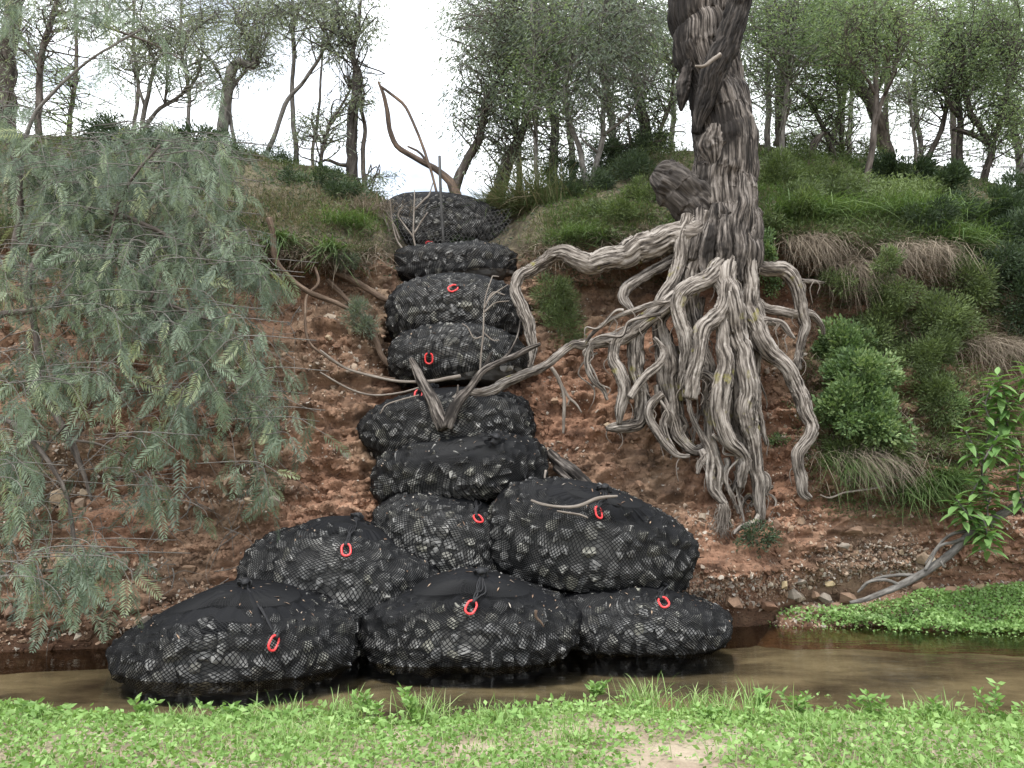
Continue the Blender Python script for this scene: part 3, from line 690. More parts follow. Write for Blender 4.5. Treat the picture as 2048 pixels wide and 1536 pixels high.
# crumbled soil clods standing proud of the face
r = np.random.RandomState(12)
pts, nrm, spx, st = bank_samples(9000, lambda px, t, ci, ti: np.clip(.3 + 1.5 * fbm(BK[ci, ti] * np.array([.9, .9, 3.0]), 2, 75), .03, 1) * (t < 5.2) * np.where(px > 1640, .15, 1), r)
sz = np.clip(np.exp(r.normal(math.log(.034), .42, len(pts))), .014, .09); kk = r.randint(0, 14, len(pts)); Rm = orient(norm(nrm + np.array([0, 0, .4]) + .6 * r.normal(size=nrm.shape)), r.rand(len(pts)) * 6.28); mb = MB()
for k in range(14):
    s = np.where(kk == k)[0]; Vh, Th = HULLS[k]
    W = (Rm[s] @ (Vh.T[None] * sz[s, None, None])).transpose(0, 2, 1) + (pts[s] - nrm[s] * sz[s, None] * .15)[:, None]
    m = len(s) * len(Vh); mb.add(W, tris=(Th[None] + (np.arange(len(s)) * len(Vh))[:, None, None]), litter=np.zeros(m), wet=np.clip((.45 - W[..., 2].ravel()) / .35, 0, 1))
link('soil_clods', mb.mesh('soil_clods', False), MAT['dirt'], bank, 'stuff')
# leaf and bark scraps lying on the bags
r = np.random.RandomState(14); Cs, Ds = [], []
for root_, G_, N_ in BAGG:
    up = np.argwhere((N_[..., 2] > .45) & (G_[..., 2] > .1)); pick = up[r.randint(0, len(up), 75)]
    Cs.append(G_[pick[:, 0], pick[:, 1]] + N_[pick[:, 0], pick[:, 1]] * .008); d = np.cross(N_[pick[:, 0], pick[:, 1]], norm(r.normal(size=(75, 3)))); Ds.append(d)
Cs, Ds = np.vstack(Cs), norm(np.vstack(Ds)); n = len(Cs); sv = norm(np.cross(Ds, [0, 0, 1.0])); L = .008 + .03 * r.rand(n, 1) ** 2; W_ = .003 + .006 * r.rand(n, 1)
V = np.stack([Cs - Ds * L, Cs + sv * W_ + np.array([0, 0, .004]), Cs + Ds * L, Cs - sv * W_ + np.array([0, 0, .003])], 1)
o = link('leaf_litter', mesh('leaf_litter', V.reshape(-1, 3), np.arange(n * 4).reshape(-1, 4), attrs={'tint': np.repeat(r.rand(n), 4)}), MAT['pebble']); tag(o, 'pale scraps of leaf and bark lying on the rock bags', 'litter', kind='stuff')
# ------------------------------------------------------------------ the big tree with its bared roots
TY = 9.75
def rod(pts, Y, dY=None):
    """pixel rows (x, y, half width) at depth Y -> x, y, z, radius"""
    p = np.array(pts, float); Yv = np.full(len(p), float(Y)) if np.isscalar(Y) else np.interp(np.linspace(0, 1, len(p)), np.linspace(0, 1, len(Y)), Y)
    W = P(p[:, 0], p[:, 1], Yv); return np.column_stack([W, p[:, 2] / F * Yv])
base = P(1450, 520, TY)
big = empty('eroded_gum_tree', 'huge grey old tree leaning over the bank with its twisted roots hanging bare', 'tree', None, tuple(base))
def big_part(name, prs, seg=28, step=.03, ridges=.16, rough=.14, mat='bark_big', freq=1.0, wob=.2, label=None, seed=0):
    mb = MB()
    for k, pr in enumerate(prs):
        V, q, t, b = tube(pr, seg=seg, step=step, ridges=ridges, rough=rough, freq=freq, seed=seed + k * 5, wob=wob)
        mb.add(V - base, q, t, bark=b)
    o = link(name, mb.mesh(name), MAT[mat], big)
    if label: o['label'] = label
    return o
big_part('trunk', [rod([(1446, 560, 60), (1447, 500, 68), (1452, 430, 65), (1453, 350, 64), (1447, 280, 60), (1433, 220, 55), (1420, 165, 50), (1402, 100, 52), (1390, 40, 50), (1378, -60, 47), (1366, -260, 44)], TY)], 220, .013, .16, .16, freq=.62, wob=.15, seed=1)
big_part('limb', [rod([(1466, 330, 40), (1463, 250, 40), (1458, 180, 36), (1448, 110, 34), (1440, 40, 33), (1436, -80, 31), (1430, -250, 28)], TY + .18)], 130, .014, .15, .16, freq=.7, seed=2)
big_part('limb', [rod([(1392, 268, 7), (1400, 235, 13), (1412, 190, 20), (1430, 140, 25), (1452, 90, 26), (1471, 30, 25), (1488, -50, 24), (1520, -250, 26)], [TY - .24, TY - .30, TY - .38, TY - .45, TY - .5])], 90, .014, .13, .2, 'bark_char', .8, seed=3, label='black burnt limb crossing the front of the trunk')
big_part('limb_stump', [rod([(1436, 440, 30), (1404, 418, 42), (1372, 392, 44), (1342, 368, 40), (1320, 352, 30), (1309, 346, 13)], [TY - .02, TY - .05, TY, TY + .05])], 110, .013, .16, .42, 'bark_dark', freq=1.2, seed=4)
big_part('bark_flap', [rod([(1382, 110, 5), (1372, 150, 11), (1367, 185, 12), (1364, 205, 7), (1362, 222, 2)], TY - .16)], 40, .014, .2, .4, 'bark_char', seed=5)
big_part('bark_flap', [rod([(1442, 108, 5), (1425, 120, 4), (1408, 132, 3), (1390, 132, 2)], TY - .8)], 12, .02, .2, .4, 'wood_pale', seed=6)
for k, b_ in enumerate([rod([(1432, 250, 14), (1430, 285, 28), (1432, 310, 22), (1430, 335, 8)], TY - .24), rod([(1440, 405, 10), (1442, 430, 24), (1452, 450, 14)], TY - .28), rod([(1500, 420, 10), (1512, 432, 16), (1518, 440, 8)], TY - .06)]):
    big_part('burl', [b_], 70, .012, .18, .4, freq=1.2, seed=7 + k)
RT = [
 ([(1430, 410, 7), (1426, 440, 12), (1420, 475, 15), (1412, 520, 15), (1408, 560, 8)], [9.42, 9.36, 9.4]),
 ([(1482, 350, 7), (1482, 400, 12), (1478, 460, 16), (1474, 520, 16), (1478, 565, 8)], [9.44, 9.34, 9.36]),
 ([(1504, 390, 7), (1506, 430, 10), (1504, 470, 13), (1498, 530, 14), (1500, 570, 8)], [9.62, 9.52, 9.45]),
 ([(1454, 430, 9), (1450, 465, 15), (1446, 505, 18), (1440, 550, 10)], [9.36, 9.32, 9.38]),
 ([(1405, 390, 8), (1398, 430, 13), (1392, 480, 14), (1382, 520, 8)], [9.55, 9.46, 9.45]),
   # (polyline of x, y, half width), depths front to tip
 ([(1450, 470, 26), (1455, 519, 25), (1453, 554, 23), (1467, 608, 22), (1480, 662, 20), (1491, 715, 19), (1495, 769, 19), (1496, 820, 20), (1502, 874, 17), (1510, 928, 14), (1518, 982, 12), (1522, 1020, 10), (1523, 1040, 7)], [9.55, 9.25, 9.2, 9.25, 9.3]),
 ([(1519, 1028, 6), (1508, 1042, 5.5), (1486, 1052, 5), (1475, 1058, 4), (1468, 1068, 2)], [9.28, 9.2]),
 ([(1462, 505, 22), (1440, 530, 19), (1405, 560, 17), (1368, 582, 17), (1357, 613, 15), (1363, 648, 15), (1374, 689, 14), (1376, 742, 13), (1370, 775, 11), (1366, 800, 6)], [9.4, 9.2, 9.2, 9.4]),
 ([(1375, 585, 16), (1338, 608, 16), (1300, 632, 17), (1268, 656, 17), (1239, 672, 14), (1204, 683, 12), (1171, 691, 10), (1150, 688, 8), (1128, 700, 8), (1104, 722, 8), (1080, 738, 8.5), (1040, 752, 9.5), (1010, 766, 10), (984, 782, 10), (955, 789, 8), (925, 785, 6), (905, 798, 4)], [9.3, 9.25, 9.2, 9.1, 9.0]),
 ([(1330, 602, 5), (1305, 606, 4.5), (1260, 622, 4.5), (1225, 637, 4), (1200, 655, 4), (1182, 672, 4), (1170, 688, 3)], [9.15, 9.1]),
 ([(1310, 630, 13), (1284, 645, 15), (1271, 689, 16), (1271, 737, 16), (1282, 775, 15), (1284, 815, 14), (1276, 845, 13), (1252, 854, 12), (1228, 855, 9), (1214, 856, 5)], [9.3, 9.35, 9.3, 9.2]),
 ([(1262, 660, 8), (1233, 683, 11), (1226, 715, 12), (1238, 745, 13), (1249, 777, 13), (1246, 800, 12), (1239, 825, 10), (1238, 848, 5)], [9.25, 9.15, 9.2]),
 ([(1345, 610, 11), (1318, 651, 12), (1325, 689, 20), (1332, 729, 22), (1333, 769, 19), (1340, 812, 17), (1350, 853, 15), (1362, 882, 12), (1384, 900, 10), (1403, 896, 8), (1412, 884, 4)], [9.5, 9.45, 9.4, 9.35]),
 ([(1309, 675, 3.5), (1322, 690, 5), (1327, 710, 7), (1315, 730, 8), (1295, 750, 9), (1275, 772, 8), (1258, 795, 7)], [9.2, 9.1]),
 ([(1452, 570, 12), (1440, 624, 15), (1408, 656, 17), (1397, 702, 15), (1389, 756, 15), (1385, 780, 14), (1383, 796, 13)], [9.2, 9.05, 9.05]),
 ([(1450, 620, 11), (1445, 650, 13), (1443, 689, 14), (1448, 737, 16), (1445, 777, 19), (1440, 815, 18), (1447, 855, 16), (1457, 882, 15), (1478, 898, 12), (1488, 914, 10), (1486, 941, 11), (1482, 975, 6)], [9.2, 9.1, 9.1, 9.2]),
 ([(1492, 520, 15), (1497, 560, 17), (1500, 600, 19), (1511, 650, 19), (1526, 689, 19), (1558, 718, 16), (1585, 750, 15), (1602, 788, 14), (1612, 823, 14), (1627, 853, 12), (1618, 880, 12), (1597, 907, 12), (1598, 930, 12), (1604, 957, 12), (1608, 985, 10), (1622, 998, 5)], [9.5, 9.35, 9.3, 9.2, 9.25]),
 ([(1495, 530, 14), (1521, 538, 14), (1553, 541, 15), (1580, 551, 15), (1594, 581, 13), (1604, 621, 12), (1611, 648, 11), (1602, 675, 9), (1597, 715, 8), (1596, 740, 5)], [9.6, 9.65, 9.75, 9.8]),
 ([(1570, 558, 6), (1600, 562, 5), (1630, 563, 4), (1648, 566, 2)], [9.9, 10.1]),
 ([(1505, 600, 12), (1539, 619, 10), (1580, 627, 9), (1620, 627, 8), (1642, 650, 5), (1648, 668, 3)], [9.6, 9.9]),
 ([(1515, 640, 10), (1540, 643, 8), (1564, 648, 7), (1580, 667, 5), (1590, 677, 2.5)], [9.4, 9.3]),
 ([(1372, 500, 14), (1338, 525, 12), (1290, 549, 11), (1257, 576, 12), (1247, 596, 10), (1255, 612, 8), (1268, 626, 5)], [9.7, 9.6, 9.6]),
 ([(1185, 690, 6), (1176, 708, 6.5), (1174, 730, 7), (1188, 761, 6), (1205, 777, 5), (1214, 800, 3)], [9.15, 9.2]),
 ([(1378, 430, 12), (1365, 474, 15), (1358, 527, 14), (1345, 568, 13), (1325, 590, 11), (1312, 605, 8)], [9.55, 9.45, 9.4]),
 ([(1400, 440, 22), (1394, 487, 22), (1386, 541, 20), (1380, 600, 17), (1392, 650, 14), (1404, 689, 13), (1419, 735, 12), (1415, 780, 10), (1410, 830, 6)], [9.6, 9.55, 9.55, 9.5]),
 ([(1325, 790, 9), (1310, 802, 9), (1297, 818, 9), (1296, 835, 9), (1306, 855, 9), (1327, 885, 9), (1349, 907, 7), (1364, 913, 5), (1380, 912, 3)], [9.25, 9.2]),
 ([(1316, 768, 4), (1324, 790, 5), (1335, 820, 6), (1326, 847, 6.5), (1333, 877, 6), (1346, 896, 4.5), (1354, 905, 2)], [9.3, 9.2]),
 ([(1377, 790, 5), (1379, 812, 5), (1385, 837, 5), (1405, 874, 6), (1418, 906, 8), (1419, 950, 9), (1423, 976, 9), (1440, 999, 7), (1452, 1009, 4)], [9.3, 9.2]),
 ([(1418, 800, 9), (1419, 840, 9), (1421, 874, 10), (1432, 912, 9), (1440, 941, 8), (1436, 976, 7), (1450, 1007, 6), (1454, 1033, 5), (1464, 1056, 2.5)], [9.4, 9.3, 9.25]),
 ([(1452, 915, 6), (1456, 930, 6), (1449, 955, 6), (1459, 982, 4), (1471, 1012, 3.5), (1477, 1028, 2)], [9.3]),
 ([(1474, 965, 4), (1478, 990, 3.5), (1482, 1012, 3), (1488, 1044, 2)], [9.3]),
 ([(1512, 955, 6), (1524, 948, 6.5), (1533, 955, 7), (1534, 976, 6), (1531, 992, 3)], [9.35]),
 ([(1516, 815, 6), (1523, 842, 5.5), (1526, 869, 5), (1532, 890, 2)], [9.5]),
 ([(1500, 1012, 4), (1507, 1002, 4.5), (1497, 990, 5), (1486, 1003, 4), (1483, 1018, 2)], [9.4]),
 ([(1472, 940, 6), (1475, 955, 6), (1466, 975, 5), (1460, 990, 4)], [9.35]),
 ([(1490, 540, 12), (1500, 590, 15), (1509, 630, 17), (1514, 680, 15), (1510, 730, 12), (1512, 790, 9), (1516, 830, 6)], [9.6, 9.55]),
 ([(1396, 600, 17), (1388, 662, 15), (1402, 720, 14), (1425, 760, 12), (1432, 800, 11), (1424, 850, 9)], [9.75, 9.7]),
 ([(1395, 745, 7), (1412, 748, 8), (1428, 764, 8), (1425, 785, 7), (1416, 800, 4)], [9.25]),
 ([(1474, 700, 14), (1470, 760, 14), (1472, 820, 13), (1476, 870, 11), (1478, 930, 9), (1474, 985, 6)], [9.5, 9.45]),
 ([(1362, 830, 5), (1372, 850, 4), (1366, 870, 4), (1374, 880, 2)], [9.5]),
 ([(1400, 820, 4), (1392, 850, 4), (1386, 880, 3), (1383, 895, 2)], [9.55]),
 ([(1403, 900, 9), (1410, 915, 10), (1400, 930, 6), (1394, 948, 3)], [9.3, 9.25]),
 ([(1352, 690, 10), (1360, 740, 11), (1357, 790, 10), (1364, 840, 8), (1372, 880, 6)], [9.65, 9.6]),
]
for k, (pl, Yd) in enumerate(RT):
    pr = rod(pl, Yd if len(Yd) > 1 else Yd[0])
    rm = np.max(pr[:, 3]); big_part('root', [pr], mat='bark_root' if k > 4 else 'bark_big', seg=int(np.clip(rm * 620, 14, 64)), step=float(np.clip(rm * .2, .008, .018)), ridges=.14, rough=.16, freq=float(np.clip(.085 / rm, .8, 2.2)), wob=.45, seed=20 + k * 3)
# thinner roots tangled between the big ones
rr = np.random.RandomState(61)
for q in range(34):
    pl, Yd = RT[rr.randint(7, len(RT))]
    if len(pl) < 5: continue
    i0 = rr.randint(0, len(pl) - 4); i1 = min(len(pl), i0 + rr.randint(4, 8)); sx, sy = 16 * rr.normal(), 12 * rr.normal(); h0 = 2.2 + 3.2 * rr.rand()
    sub = pl[i0:i1]; m = len(sub); line = [(x + sx * (.3 + .7 * k / m) + 7 * rr.normal(), y + sy + 5 * rr.normal(), h0 * (1 - .75 * k / m)) for k, (x, y, _) in enumerate(sub)]
    x, y, _ = line[-1]; line += [(x + 9 * rr.normal(), y + 14 + 18 * rr.rand(), h0 * .12)]
    pr = rod(line, float(np.mean(Yd) + rr.uniform(-.06, .12)))
    big_part('root', [pr], mat='bark_root', seg=12, step=.012, ridges=.14, rough=.2, wob=.8, seed=400 + q * 3)
# the long root that reaches left over the rim
big_part('root', [rod([(1400, 462, 30), (1370, 468, 29), (1330, 478, 28), (1290, 492, 27), (1250, 508, 25), (1212, 522, 24), (1180, 530, 22), (1152, 520, 20), (1132, 508, 17), (1112, 508, 14), (1092, 522, 12), (1065, 538, 11.5), (1042, 552, 11), (1031, 578, 11), (1040, 612, 12), (1054, 640, 11), (1060, 670, 9), (1066, 700, 7), (1060, 735, 4)], [9.6, 9.55, 9.6, 9.7, 9.6, 9.5])], 64, .016, .16, .18, 'bark_root', freq=.9, wob=.5, seed=90)
# finer hanging rootlets
r = np.random.RandomState(5); mb = MB()
for q in range(60):
    x0 = 1447 + r.normal() * 5; y0 = 1005 + r.rand() * 12
    pl = [(x0, y0, .9), (x0 + r.normal() * 5, y0 + 18, .8), (x0 - 4 + r.normal() * 8, y0 + 38 + 12 * r.rand(), .7), (x0 - 5 + r.normal() * 9, y0 + 45 + 22 * r.rand(), .4)]
    V, qd, t, b = tube(rod(pl, 9.2 + .06 * r.normal()), seg=4, n=9); mb.add(V - base, qd, t, bark=b)
for q in range(120):
    pl0, Yd = RT[r.randint(len(RT))]; k = r.randint(1, len(pl0) - 1); x0, y0, h = pl0[k]
    s = r.choice([-1, 1]); L = 18 + 34 * r.rand()
    pl = [(x0 + s * h * .6, y0, 1.5), (x0 + s * (h + 6), y0 + L * .3, 1.2), (x0 + s * (h + 8 * r.rand()), y0 + L * .7, .9), (x0 + s * (h * r.rand() + 4), y0 + L, .5)]
    V, qd, t, b = tube(rod(pl, np.mean(Yd) - .02), seg=4, n=8); mb.add(V - base, qd, t, bark=b)
link('rootlet', mb.mesh('rootlet'), MAT['wood_pale'], big, 'stuff')

# ------------------------------------------------------------------ roots, logs and fallen branches on the face and the bags
def wood(name, label, cat, lines, mat='bark_grey', group=None, seg=14, step=.03, ridges=.10, rough=.12, freq=2.0, seed=0, partname=None):
    """a branching piece of wood: lines = [(pixel rows, depths)], the first is the main stem"""
    main = rod(lines[0][0], lines[0][1]); o0 = main[0, :3]
    root = empty(name, label, cat, group, tuple(o0)) if len(lines) > 1 else None
    for k, (pl, Yd) in enumerate(lines):
        V, q, t, b = tube(rod(pl, Yd), seg=seg if k == 0 else max(6, seg - 4), step=step, ridges=ridges, rough=rough, freq=freq, seed=seed + k, wob=.4)
        me = mesh(name if root is None else ('stem' if k == 0 else 'side_branch'), V - o0, q, t, attrs={'bark': b})
        if root is None:
            o = link(name, me, MAT[mat], loc=tuple(o0)); tag(o, label, cat, group); return o
        link('stem' if k == 0 else 'side_branch', me, MAT[mat], root)
    return root
wood('fallen_branch', 'forked dark dead branch standing on a rock bag below the two upper bags', 'branch',
     [([(890, 858, 13), (880, 835, 15), (868, 805, 13), (852, 775, 11), (836, 745, 9), (822, 718, 4)], [8.75, 8.85, 9.0]),
      ([(892, 855, 12), (905, 822, 13), (918, 800, 11), (940, 775, 8), (962, 745, 6.5), (990, 728, 6), (1020, 714, 6), (1050, 700, 5.5), (1080, 688, 3.5)], [8.75, 8.8, 8.95, 9.0]),
      ([(958, 752, 4), (970, 735, 4), (978, 715, 3.5), (985, 704, 2)], [8.95]), ([(975, 735, 3), (1000, 722, 2.5), (1022, 700, 2), (1035, 670, 1.6), (1040, 640, 1.3)], [8.95, 9.2]),
      ([(910, 812, 3), (914, 795, 2.5), (916, 770, 1.5)], [8.8])], 'bark_big', seed=3)
wood('hanging_twig', 'thin forked grey twig hanging from the long root above the right bank', 'twig',
     [([(1103, 735, 4), (1118, 760, 4), (1128, 790, 3.6), (1128, 830, 3.4), (1127, 867, 2.2)], [9.1, 9.2]), ([(1126, 775, 3), (1138, 795, 3), (1152, 808, 2.5), (1163, 825, 1.5)], [9.15]), ([(1140, 795, 2), (1136, 810, 1.4)], [9.15])], 'wood_pale', step=.02, seg=8)
wood('exposed_root', 'long brown root trailing down from the grassy left rim across red clay', 'root',
     [([(538, 436, 6), (545, 470, 6), (547, 505, 6), (555, 530, 5.5), (575, 552, 5), (605, 578, 5), (640, 595, 5.5), (670, 605, 5), (690, 614, 4), (715, 622, 3)], [9.75, 9.7, 9.75]),
      ([(562, 540, 6), (561, 570, 5.5), (557, 590, 5), (548, 612, 4)], [9.9, 9.85])], 'wood_root', seed=7)
wood('exposed_root', 'straight brown root poking from the rim hollow to the round upper bag', 'root', [([(660, 545, 6), (695, 555, 6.5), (730, 575, 6.5), (765, 595, 6), (785, 602, 4)], [10.3, 10.1])], 'wood_root', seed=8)
wood('exposed_root', 'bent root with dead greenery running down beside the upper bags', 'root', [([(655, 560, 5), (690, 595, 5), (722, 625, 5), (742, 650, 6), (752, 680, 6), (764, 712, 6), (785, 735, 5), (815, 752, 4)], [10.2, 9.9, 9.75, 9.7])], 'wood_root', seed=9)
wood('exposed_root', 'thin pale root curling down the clay right of the pepper tree', 'root', [([(630, 535, 3), (637, 565, 3), (615, 590, 2.8), (611, 620, 2.6), (611, 660, 2.6), (622, 690, 2.6), (650, 712, 2.5), (690, 735, 2.4), (740, 750, 2.2), (790, 757, 1.8)], [9.9, 9.6, 9.3, 9.2])], 'wood_root', seg=7, seed=10)
wood('dead_stick', 'long thin pale stick lying across the gully below the half hidden bag', 'stick', [([(640, 700, 2), (690, 735, 2.4), (745, 752, 2.6), (800, 762, 2.8), (860, 762, 3.2), (900, 756, 3.8), (920, 752, 3.6)], [9.2, 9.0, 8.9])], 'wood_pale', seg=8, seed=11)
wood('dead_stick', 'drooping forked twig reaching right over the left end of the branch bag', 'twig', [([(640, 745, 1.8), (700, 778, 2), (750, 790, 2), (800, 786, 2), (838, 775, 1.6)], [9.1, 8.9]), ([(838, 790, 1.6), (800, 800, 1.5), (772, 810, 1.4), (760, 828, 1)], [8.85])], 'wood_pale', seg=7, seed=12)
wood('old_log', 'split mossy half buried log right of the middle bags', 'log', [([(1098, 905, 10), (1120, 925, 12), (1148, 945, 12), (1172, 965, 11), (1190, 985, 7)], [9.35, 9.1]), ([(1108, 935, 6), (1135, 955, 7), (1160, 978, 6)], [9.25, 9.05])], 'bark_big', seed=13, rough=.3)
wood('dead_stick', 'curved bare stick lying across the top of the biggest bag', 'stick', [([(1062, 1000, 2.2), (1085, 1008, 2.6), (1115, 1013, 3), (1145, 1014, 3.4), (1168, 1008, 3.6), (1190, 998, 3.6), (1212, 994, 3.4), (1235, 992, 2)], [8.0, 7.92, 7.95])], 'wood_pale', seg=8, seed=14)
wood('dead_stick', 'short bare stick lower on the biggest bag', 'stick', [([(1114, 1022, 1.6), (1135, 1026, 2.2), (1160, 1030, 2.4), (1176, 1036, 1.8)], [7.86])], 'wood_pale', seg=7, seed=15)
wood('dead_stick', 'short brown stick on the middle front bag', 'stick', [([(1072, 1220, 3), (1072, 1234, 2.8), (1082, 1244, 2.4), (1088, 1254, 1.4)], [7.1])], 'wood_root', seg=8, seed=16)
wood('dead_stick', 'small curved twig between the middle bags and the old log', 'twig', [([(1092, 940, 2.4), (1090, 958, 2.2), (1100, 976, 2), (1118, 985, 1.8), (1150, 988, 1.8), (1185, 980, 1.4)], [8.8])], 'wood_pale', seg=7, seed=17)
wood('fallen_branch', 'long bare branch propped from the weed bed up to the right edge', 'branch',
     [([(1700, 1206, 3), (1740, 1197, 5), (1790, 1175, 6.5), (1838, 1150, 7.2), (1890, 1115, 7.4), (1930, 1075, 8), (1970, 1045, 8), (2020, 1018, 8), (2120, 970, 9)], [9.0, 9.0, 8.9]),
      ([(1800, 1170, 3.5), (1770, 1160, 3), (1735, 1165, 2.5), (1715, 1185, 2)], [9.0]), ([(1840, 1150, 3.5), (1790, 1150, 3), (1745, 1160, 2.5), (1722, 1180, 1.5)], [9.05]),
      ([(1930, 1078, 4), (1905, 1085, 3), (1880, 1092, 2.5), (1862, 1120, 1.6)], [8.95]), ([(1850, 1140, 3), (1865, 1115, 2.5), (1870, 1100, 1.4)], [8.95]), ([(1880, 1122, 2.5), (1888, 1135, 2), (1880, 1118, 1.4)], [8.9]),
      ([(1960, 1052, 4), (1935, 1062, 3.4), (1900, 1070, 3), (1870, 1100, 2), (1850, 1128, 1.4)], [9.05])], 'bark_grey', seed=18)
wood('dead_stick', 'curved thin stick lying on the gravel below the round bush', 'stick', [([(1640, 990, 1.4), (1660, 996, 2), (1690, 985, 2), (1740, 978, 2), (1770, 972, 1.2)], [9.4])], 'wood_pale', seg=6, seed=19)

# wire fence with pickets at the head of the gully, bare saplings in front of it
ft = empty('wire_fence', 'low black hexagonal wire fence on a steel picket across the gully head', 'fence', None, tuple(P(880, 500, 11.35)))
fo = np.array(ft.location)
for pl in ([(879, 312, 3), (882, 400, 3.2), (888, 502, 3.2)], ):
    V, q, t, b = tube(rod(pl, 11.35), seg=6, n=6); link('picket', mesh('picket', V - fo, q, t, attrs={'bark': b}), MAT['steel'], ft)
mb = MB(); cw = .062
x0, x1, z0, z1 = P(745, 480, 11.38)[0], P(1025, 480, 11.38)[0], P(900, 512, 11.38)[2], P(900, 418, 11.38)[2]
nx, nz = int((x1 - x0) / cw), int((z1 - z0) / (cw * .86))
hx = lambda i, j: np.array([x0 + (i + .5 * (j % 2)) * cw, 11.38 + .05 * math.sin(i * .31) + .03 * math.sin(j * .7 + i * .2), z0 + j * cw * .86 + .02 * math.sin(i * .45)])
segs = []
for j in range(nz):
    for i in range(nx):
        p_ = hx(i, j); segs += [(p_, p_ + np.array([0, 0, cw * .45])), (p_ + np.array([0, 0, cw * .45]), hx(i if j % 2 == 0 else i + 1, j + 1)), (p_ + np.array([0, 0, cw * .45]), hx(i - 1 if j % 2 == 0 else i, j + 1))]
A = np.array([s[0] for s in segs]); Bq = np.array([s[1] for s in segs]); d = norm(Bq - A); sx = norm(np.cross(d, [0, 1, 0])) * .0026; sy = np.array([0, -.0026, 0])
Vv = np.stack([A - sx, A + sy, A + sx, Bq - sx, Bq + sy, Bq + sx], 1); m = len(A)
mb.add(Vv - fo, (np.array([[0, 1, 4, 3], [1, 2, 5, 4]])[None] + (np.arange(m) * 6)[:, None, None]).reshape(-1, 4)); link('wire_mesh', mb.mesh('wire_mesh'), MAT['steel'], ft)
wood('bare_sapling', 'bare forked grey sapling in front of the wire fence', 'sapling',
     [([(828, 556, 3), (812, 530, 2.7), (806, 500, 2.3), (793, 478, 2), (784, 440, 1.7), (780, 400, 1.2)], [10.95, 11.2]), ([(824, 545, 2.4), (825, 515, 2.1), (831, 495, 1.9), (827, 470, 1.8), (828, 420, 1.6), (829, 380, 1.2)], [10.95, 11.1]),
      ([(827, 475, 2), (805, 445, 1.8), (796, 430, 1.5), (804, 415, 1)], [11.05]), ([(828, 468, 2), (842, 445, 1.6), (855, 425, 1.2)], [11.05]), ([(829, 420, 2), (850, 398, 2), (858, 390, 1.8), (866, 365, 1.2)], [11.1]),
      ([(800, 480, 2), (784, 440, 1.6), (773, 425, 1.5), (764, 395, 1)], [11.15]), ([(782, 482, 2.6), (776, 455, 2.2), (764, 425, 2), (762, 405, 1.4)], [11.2]), ([(808, 520, 2), (796, 512, 1.6), (790, 500, 1)], [11.1])], 'wood_pale', step=.04, seg=7, seed=31)
wood('bare_sapling', 'sparse grey sapling rising in front of the round upper bag', 'sapling',
     [([(960, 760, 1.8), (962, 715, 1.8), (966, 670, 1.7), (968, 620, 1.5), (972, 590, 1.4), (985, 552, 1)], [9.0, 9.1]), ([(970, 610, 1.7), (985, 590, 1.5), (1015, 570, 1)], [9.05]), ([(968, 625, 1.6), (990, 606, 1.4), (1018, 602, 1)], [9.05]), ([(985, 552, 1.4), (998, 553, .8)], [9.1]),
      ([(966, 672, 1.6), (948, 676, 1.4), (936, 655, 1.2), (924, 647, .8)], [9.05]), ([(967, 665, 1.5), (985, 680, 1.4), (998, 680, 1)], [9.05]), ([(968, 618, 1.5), (985, 585, 1.4), (1010, 590, 1)], [9.05])], 'wood_pale', step=.03, seg=6, seed=32)
# ------------------------------------------------------------------ leaves, blades
def leaf_geo(C, D, L, W, r, fold=.18, mid=.45, droop=0.0):
    """one leaf = two triangles folded along the midrib; C base points, D directions"""
    n = len(C); D = norm(D); a = norm(r.normal(size=(n, 3))); s = norm(np.cross(D, a)); u = np.cross(s, D)
    L = np.broadcast_to(np.asarray(L, float).reshape(-1, 1), (n, 1)); W = np.broadcast_to(np.asarray(W, float).reshape(-1, 1), (n, 1))
    tip = C + D * L - np.array([0, 0, 1.0]) * L * droop
    m = C + D * L * mid
    V = np.stack([C, m + s * W * .5 + u * W * fold, tip, m - s * W * .5 + u * W * fold], 1)
    T = np.array([[0, 1, 2], [0, 2, 3]])[None] + (np.arange(n) * 4)[:, None, None]
    return V.reshape(-1, 3), T.reshape(-1, 3)
def blade_geo(C, D, L, W, bend, r):
    """grass blade: three bent segments ending in a point"""
    n = len(C); D = norm(D); hd = D.copy(); hd[:, 2] = 0; hd = norm(hd + 1e-4 * r.normal(size=(n, 3)))
    s = norm(np.cross(D, hd + .3 * r.normal(size=(n, 3)))); L = np.broadcast_to(np.asarray(L, float).reshape(-1, 1), (n, 1)); W = np.broadcast_to(np.asarray(W, float).reshape(-1, 1), (n, 1))
    bend = np.broadcast_to(np.asarray(bend, float).reshape(-1, 1), (n, 1)); dn = np.array([0, 0, -1.0])
    p = lambda t: C + D * L * t + (hd * .35 + dn) * L * bend * t * t
    p1, p2, p3 = p(.38), p(.74), p(1.0)
    V = np.stack([C - s * W * .5, C + s * W * .5, p1 - s * W * .5, p1 + s * W * .5, p2 - s * W * .32, p2 + s * W * .32, p3], 1)
    b = (np.arange(n) * 7)[:, None, None]
    Q = np.array([[0, 1, 3, 2], [2, 3, 5, 4]])[None] + b; T = np.array([[4, 5, 6]])[None] + b
    return V.reshape(-1, 3), Q.reshape(-1, 4), T.reshape(-1, 3)
